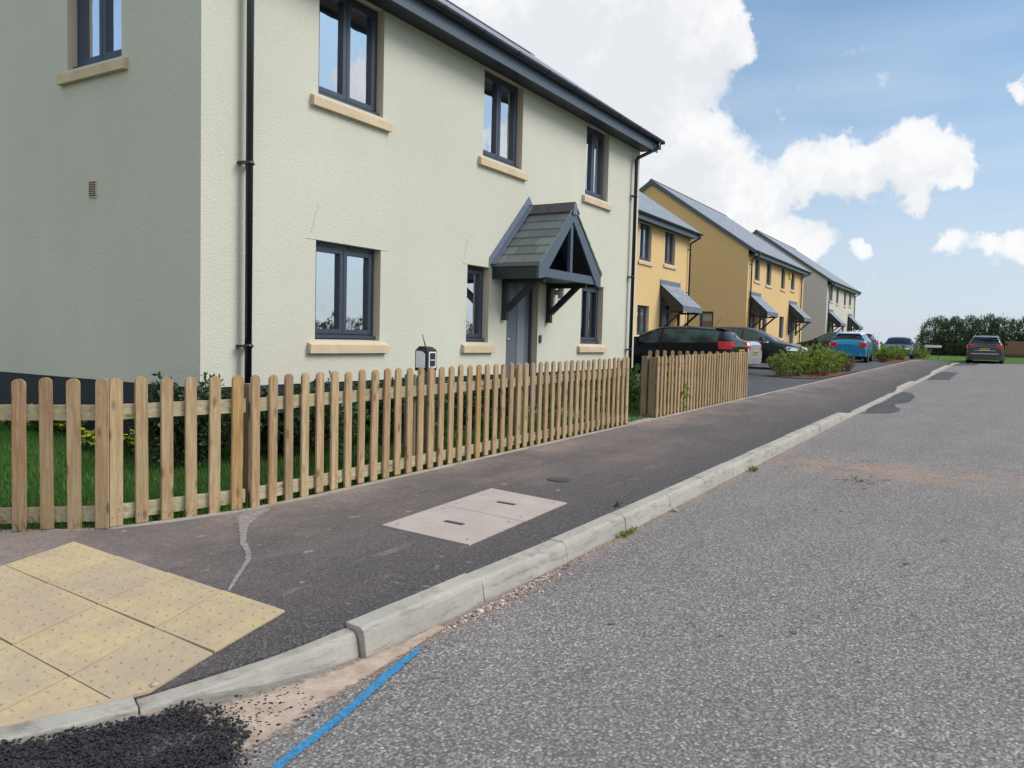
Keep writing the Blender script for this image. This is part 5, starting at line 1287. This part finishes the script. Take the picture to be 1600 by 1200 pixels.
# lawn grass blades: garden strips seen between the pickets
def grass(name, N, region, zfun, hmin, hmax, label, wid=.004):
    global rng
    rng = np.random.default_rng(len(name)+N)
    P = []
    while len(P) < N:
        x, y = region(rng); P.append((x, y, zfun(x, y)))
    P = np.array(P); n = len(P); a = rng.uniform(0,6.28,n); h = rng.uniform(hmin,hmax,n)
    d = np.stack([np.cos(a), np.sin(a), np.zeros(n)], 1); le = unit(rng.normal(size=(n,3))*np.array([1,1,0]))*h[:,None]*rng.uniform(.1,.7,(n,1))
    T = P+le; T[:,2] += h
    V = np.stack([P-d*wid, P+d*wid, T], 1).reshape(-1,3); o = mesh_np(name, V, np.arange(3*n).reshape(-1,3), M['grass'])
    return tag(o, label, 'grass', None, 'stuff')
def reg_lawn(r):
    x = r.uniform(2.0, 15.8)
    if r.uniform() < .45: x = r.uniform(1.6, 5.5)
    lo_ = 4.34 if x > 3.5 else (4.55+(2.9-x)*1.25 if x < 2.9 else 4.5)
    hi = 6.2 if x > 4.6 else 10.
    if x > 4.6 and r.uniform() < .0: pass
    return x, lo_+(hi-lo_)*r.uniform()**1.3
grass('grass', 70000, reg_lawn, lawn_z, .025, .075, 'green lawn grass behind the pickets')
def reg_edge(r):
    x = r.uniform(1.9, 10.)
    k = (4.325 if x > 3.55 else 4.325+(3.55-x)*.33 if x > 2.75 else 4.60+(2.75-x)*1.12)
    return x+r.normal()*.01, k+r.normal()*.022
grass('edge_grass', 5200, reg_edge, lambda x, y: zf(x)-.01, .03, .12, 'rough grass growing along the foot of the fence', .0035)

# far hedge, timber fence, name board, bare sapling, street lamp
def hedge(label, loc, segs, nleaf, lsize, mat, name='hedge'):
    global rng
    rng = np.random.default_rng(11)
    root = empty(name, loc, label, 'hedge'); root['_local'] = 1; Ps = []; Ds = []
    wts = np.array([s[3]*s[4]*s[5] for s in segs])**.7; wts /= wts.sum()
    for s, w_ in zip(segs, wts):
        n = int(nleaf*w_); d = unit(rng.normal(size=(n,3))); d[:,2] *= 1.0
        r = rng.uniform(.62,1.,(n,1))**.6*(1+.22*np.array([mnoise.noise(Vector((float(q[0])*3+s[0],float(q[1])*3+s[1],float(q[2])*3))) for q in d]))[:,None]
        r[rng.uniform(size=n) < .04] *= 1.13
        P = np.array(s[:3])+d*r*np.array(s[3:6]); Ps.append(P); Ds.append(unit(d+rng.normal(size=(n,3))*.55+np.array([0.1,0,.55])))
    P = np.concatenate(Ps); Dd = np.concatenate(Ds); k = P[:,2] > 0; v, f = leaf_arrays(P[k], Dd[k], lsize, .34); mesh_np('foliage', v, f, mat, root)
    b = MB()
    for s in segs: b.tube([(s[0],s[1],-.1),(s[0]+.1,s[1],s[2]+s[5]*.5)], .09, 6, r1=.04)
    t = b.build('trunk', M['stem'], root, origin=(0,0,0)); t.location = (0,0,0)
    return root
sg_ = []; r_ = random.Random(4)
for k in range(15):
    y = 4.1-1.05*k; top = 2.75+r_.uniform(-.12,.14)-.02*k
    sg_.append((r_.uniform(-.4,.4), y, top*.42, 1.5, 1.05, top*.62))
    sg_.append((r_.uniform(-1.1,-.4), y+.4, top*.22, 1.2, .9, top*.42)); sg_.append((-.9, y, .35, 1.1, .9, .75)); sg_.append((r_.uniform(-.4,.2), y+r_.uniform(-.4,.4), top*.72, .55, .45, top*.36))
hedge('dark overgrown hedge at the far end of the road', (66.5, 0.1, .87), sg_, 150000, .15, M['lf_far'])
sg2 = []
for k in range(16):
    sg2.append((r_.uniform(-.2,.2)+2.8*k, r_.uniform(-.2,.2), .95, 1.75, .8, 1.15+r_.uniform(-.15,.15)))
hedge('green hedge on the opposite side of the road, mirrored in the ground floor panes', (17., -11.2, .05), sg2, 16000, .20, M['lf_far'])
FP = empty('timber_fence', (64.3,-.1,.8), 'low brown close boarded fence in front of the far hedge', 'fence')
_c = plain('brown_fence_boards', (.21,.125,.075), .85, var=.25, vs=4)
b = MB(); r_ = random.Random(2)
for k in range(60): b.box(64.3+r_.uniform(-.01,.0), 64.325, -.18-.145*k-.14, -.18-.145*k, .9, 2.02+r_.uniform(-.01,.01))
b.build('board_panel', _c, FP)
for k in range(5): b = MB(); b.box(64.33,64.43,-.2-1.83*k-.1,-.2-1.83*k,.8,2.05); b.build('post', M['stem'], FP)
b = MB(); b.box(64.25,64.298,-8.9,-.15,1.0,1.14); b.build('gravel_board', M['stem'], FP)
NB = empty('name_board', (60.5,3.9,.72), 'low white street name board on dark green legs beside the far shrubs', 'sign')
b = MB(); b.box(60.5,60.53,3.42,4.42,1.46,1.62); b.build('board', M['white'], NB, bevel=.004)
_g = plain('dark_green_paint', (.012,.05,.035), .5)
for y in (3.60,4.2): b = MB(); b.box(60.535,60.575,y-.02,y+.02,.45,1.60); b.build('leg', _g, NB)
b = MB(); b.box(60.492,60.498,3.40,4.44,1.44,1.458); b.build('board_rim', _g, NB)
# young bare tree behind the shrubs
T = empty('bare_sapling', (49.0,6.3,zr(49)+.15), 'thin bare sapling with upright twigs between the blue cars', 'tree')
b = MB(); b.tube([(49.0,6.3,.6),(49.02,6.28,1.5)], .018, 6, r1=.012); b.build('trunk', M['stem'], T)
b = MB()
for k in range(9):
    a = k*.75; z = 1.2+.05*k; l = .35+.3*((k*37)%10)/10
    b.tube([(49.02,6.28,z),(49.02+l*.3*math.cos(a),6.28+l*.55*math.sin(a),z+l*.6),(49.02+l*.35*math.cos(a),6.28+l*.8*math.sin(a),z+l*1.2)], .008, 5, r1=.003)
b.build('twigs', M['stem'], T)
SL = empty('street_lamp', (74.,-3.2,.8), 'tall pale street lamp at the right edge with a dark twin head', 'street lamp')
b = MB(); b.tube([(74,-3.2,.6),(74,-2.7,9.9)], .09, 10, r1=.05); b.build('column', plain('galvanised', (.55,.58,.6), .5, .3), SL)
b = MB(); b.bar((74,-2.95,9.95),(74,-1.75,9.92),.16,.10); b.bar((74,-1.5,9.85),(74,-1.15,9.62),.12,.07); b.bar((74,-1.75,9.92),(74,-1.5,9.85),.03,.03); b.build('lamp_head', M['trim'], SL)

# ------------------------------------------------------------------ world, sun, camera
SUN_AZ, SUN_EL = math.atan2(-.80, .45), R(41)       # sun stands to the right of and ahead of the camera
w = D.worlds.new('World'); SC.world = w; w.use_nodes = True; nt = w.node_tree; nt.nodes.clear()
def wn(t, ins=None, **pr):
    nd = nt.nodes.new(t)
    for k, v in pr.items(): setattr(nd, k, v)
    for k, v in (ins or {}).items():
        if isinstance(v, bpy.types.NodeSocket): nt.links.new(v, nd.inputs[k])
        else: nd.inputs[k].default_value = v
    return nd
def wm(op, a, b_=0.0, clamp=False): return wn('ShaderNodeMath', {0: a, 1: b_}, operation=op, use_clamp=clamp).outputs[0]
def wramp(fac, stops):
    r = wn('ShaderNodeValToRGB', {'Fac': fac}); cr = r.color_ramp
    while len(cr.elements) < len(stops): cr.elements.new(.5)
    for e, (p, c) in zip(cr.elements, stops): e.position = p; e.color = (c, c, c, 1) if not isinstance(c, tuple) else (*c, 1)
    return r.outputs[0]
def wmix(f, a, b_):
    m = nt.nodes.new('ShaderNodeMix'); m.data_type = 'RGBA'
    for i, v in ((0, f), (6, a), (7, b_)):
        if isinstance(v, bpy.types.NodeSocket): nt.links.new(v, m.inputs[i])
        else: m.inputs[i].default_value = v if i == 0 else (*v, 1)
    return m.outputs[2]
tc = wn('ShaderNodeTexCoord').outputs['Generated']
sky = wn('ShaderNodeTexSky', sky_type='NISHITA', sun_disc=False, sun_elevation=SUN_EL, sun_rotation=math.pi/2-SUN_AZ, altitude=50, air_density=1.0, dust_density=1.2, ozone_density=1.6)
nz = wn('ShaderNodeTexNoise', {'Vector': tc, 'Scale': 9., 'Detail': 8., 'Roughness': .62}); nz2 = wn('ShaderNodeTexNoise', {'Vector': tc, 'Scale': 26., 'Detail': 6., 'Roughness': .6})
wv = wn('ShaderNodeVectorMath', {0: nz.outputs[1], 1: (.5,.5,.5)}, operation='SUBTRACT').outputs[0]
wv2 = wn('ShaderNodeVectorMath', {0: wv, 3: .095}, operation='SCALE').outputs[0]
wc = wn('ShaderNodeVectorMath', {0: nz2.outputs[1], 1: (.5,.5,.5)}, operation='SUBTRACT').outputs[0]
wc2 = wn('ShaderNodeVectorMath', {0: wc, 3: .040}, operation='SCALE').outputs[0]
dv = wn('ShaderNodeVectorMath', {0: wn('ShaderNodeVectorMath', {0: tc, 1: wv2}, operation='ADD').outputs[0], 1: wc2}, operation='ADD').outputs[0]
CL = [(0.781,0.522,0.342,0.12),(0.821,0.445,0.357,0.13),(0.867,0.384,0.318,0.10),(0.878,0.335,0.342,0.07),(0.895,0.289,0.34,0.038),(0.902,0.273,0.333,0.028),(0.89,0.376,0.258,0.075),(0.853,0.458,0.251,0.11),
 (0.919,0.33,0.215,0.053),(0.935,0.303,0.186,0.062),(0.956,0.255,0.148,0.045),(0.929,0.339,0.149,0.069),(0.971,0.206,0.122,0.030),(0.96,0.2,0.197,0.033),(0.968,0.154,0.2,0.030),(0.976,0.112,0.189,0.034),
 (0.973,0.085,0.216,0.034),(0.975,0.052,0.215,0.022),(0.98,0.062,0.189,0.024),(0.982,0.092,0.164,0.018),(0.983,0.152,0.105,0.014),(0.992,0.056,0.11,0.018),(0.994,0.026,0.107,0.013),(0.994,-0.002,0.112,0.020),(0.963,-0.008,0.268,0.014),
 (0.708,-0.643,0.292,0.026),(0.697,-0.659,0.282,0.017),(0.811,-0.535,0.238,0.022),(0.826,-0.514,0.232,0.023),(0.879,-0.419,0.226,0.033),(0.70,-0.522,0.487,0.11),(0.833,-0.434,0.344,0.04),(0.927,-0.309,0.214,0.06),
 (-.5,.3,.6,.3),(-.6,-.5,.45,.28),(.1,-.8,.5,.2),(-.9,.1,.2,.2),(.2,.7,.7,.25)]
FILL_CLOUDS = [(.05,-.35,.95,.6),(.0,-.9,.45,.42),(-.2,.3,.95,.35),(-.85,-.25,.5,.42)]
def density(vec, blobs):
    acc = None
    for x, y, z, r in blobs:
        c = Vector((x, y, z)).normalized()
        d = wn('ShaderNodeVectorMath', {0: vec, 1: tuple(c)}, operation='DISTANCE').outputs['Value']
        v = wm('SUBTRACT', 1.0, wm('MULTIPLY', d, 1/(r*1.5)), True); v = wm('MULTIPLY', v, v)
        if r < .0225: v = wm('MULTIPLY', v, .62)
        acc = v if acc is None else wm('ADD', acc, v)
    return acc
acc = density(dv, CL)
up = wn('ShaderNodeVectorMath', {0: dv, 1: (-.004,-.012,.030)}, operation='ADD').outputs[0]
acc_up = density(up, CL[:25])
edge = wm('ADD', acc, wm('MULTIPLY', wm('SUBTRACT', nz2.outputs[0], .5), .34))
nz3 = wn('ShaderNodeTexNoise', {'Vector': tc, 'Scale': 75., 'Detail': 5., 'Roughness': .6}).outputs[0]
edge = wm('ADD', edge, wm('MULTIPLY', wm('SUBTRACT', nz3, .5), .16))
mask = wramp(edge, [(.06,0),(.115,.42),(.18,.86),(.36,1)])
shade = wn('ShaderNodeTexNoise', {'Vector': dv, 'Scale': 13., 'Detail': 7., 'Roughness': .6}).outputs[0]
CLOUD_HI, CLOUD_LO = (6.6,6.62,6.65), (4.75,5.0,5.45)
under = wramp(wm('ADD', wm('MULTIPLY', acc_up, .55), wm('ADD', wm('MULTIPLY', wm('SUBTRACT', shade, .5), 1.9), wm('MULTIPLY', wm('SUBTRACT', nz3, .5), .5))), [(.0,0),(.16,.35),(.55,1)])
ccol = wmix(wm('MULTIPLY', under, .62), CLOUD_HI, CLOUD_LO)
# thin cirrus streaks
mp = wn('ShaderNodeMapping', {'Vector': tc, 'Rotation': (R(12),R(-22),R(8)), 'Scale': (1.2,2.6,14.)}).outputs[0]
ci = wn('ShaderNodeTexNoise', {'Vector': mp, 'Scale': 1.15, 'Detail': 5., 'Roughness': .5}).outputs[0]
cir = wm('MULTIPLY', wramp(ci, [(.33,0),(.66,1)]), .62)
sz = wn('ShaderNodeSeparateXYZ', {0: tc}).outputs[2]
haze = wramp(sz, [(0,1),(.09,.75),(.2,.32),(.42,.05)])
base = wmix(1.0, sky.outputs[0], sky.outputs[0]); base = wn('ShaderNodeMix', {0: 1.0, 6: sky.outputs[0], 7: (.62,.78,.86,1)}, data_type='RGBA', blend_type='MULTIPLY') if False else base
mu = nt.nodes.new('ShaderNodeMix'); mu.data_type = 'RGBA'; mu.blend_type = 'MULTIPLY'; mu.inputs[0].default_value = 1; nt.links.new(sky.outputs[0], mu.inputs[6]); mu.inputs[7].default_value = (.60,.85,.93,1); base = mu.outputs[2]
base = wmix(wm('MULTIPLY', haze, .8), base, (4.95,5.2,5.95))
cir = wm('MULTIPLY', cir, wramp(sz, [(.05,.6),(.2,1),(.27,.75),(.36,.28)]))
base = wmix(cir, base, (4.3,5.0,6.0))
col = wmix(mask, base, ccol)
# unseen bright clouds added behind and above the camera to lift the ambient light
for x, y, z, r in FILL_CLOUDS:
    c = Vector((x, y, z)).normalized(); d = wn('ShaderNodeVectorMath', {0: dv, 1: tuple(c)}, operation='DISTANCE').outputs['Value']
    v = wramp(wm('SUBTRACT', 1.0, wm('MULTIPLY', d, 1/r), True), [(.05,0),(.3,1)]); col = wmix(v, col, (8.5,8.6,8.8))
GR = {'house': 'houses along the road', 'car': 'parked cars', 'shrub': 'shrubs and young bushes', 'weeds': 'weeds in the planting beds', 'weed': 'weed tufts by the kerb', 'hedge': 'hedges', 'pebble': 'pebbles', 'flowers': 'yellow flowers by the gable wall', 'plant': 'low red leaved plants'}
for o in D.objects:
    if o.parent is None and o.get('category') in GR: o['group'] = GR[o['category']]
bg = wn('ShaderNodeBackground', {'Color': col, 'Strength': .12}); out = wn('ShaderNodeOutputWorld', {0: bg.outputs[0]})
ld = D.lights.new('sun', 'SUN'); ld.energy = 2.15; ld.angle = R(30); ld.color = (1, .955, .89)
lo = D.objects.new('sun', ld); COL.objects.link(lo)
sd = Vector((math.cos(SUN_AZ)*math.cos(SUN_EL), math.sin(SUN_AZ)*math.cos(SUN_EL), math.sin(SUN_EL)))
lo.rotation_euler = sd.to_track_quat('Z', 'Y').to_euler()
cd = D.cameras.new('camera'); cd.sensor_width = 36; cd.lens = 1250/1600*36; cd.clip_end = 6000; cd.clip_start = .05
co = D.objects.new('camera', cd); COL.objects.link(co); SC.camera = co
RX = Vector((.52167363,-.85276396,.0255)); DN = Vector((-.03546017,-.05153675,-.99804135)); FW = Vector((.85240789,.51974762,-.05712452))
co.matrix_world = Matrix(((RX.x,-DN.x,-FW.x,0),(RX.y,-DN.y,-FW.y,0),(RX.z,-DN.z,-FW.z,1.36),(0,0,0,1)))
SC.view_settings.view_transform = 'Standard'; SC.view_settings.look = 'None'; SC.view_settings.gamma = 1; SC.view_settings.exposure = .30
SC.cycles.max_bounces = 8; SC.cycles.transparent_max_bounces = 12
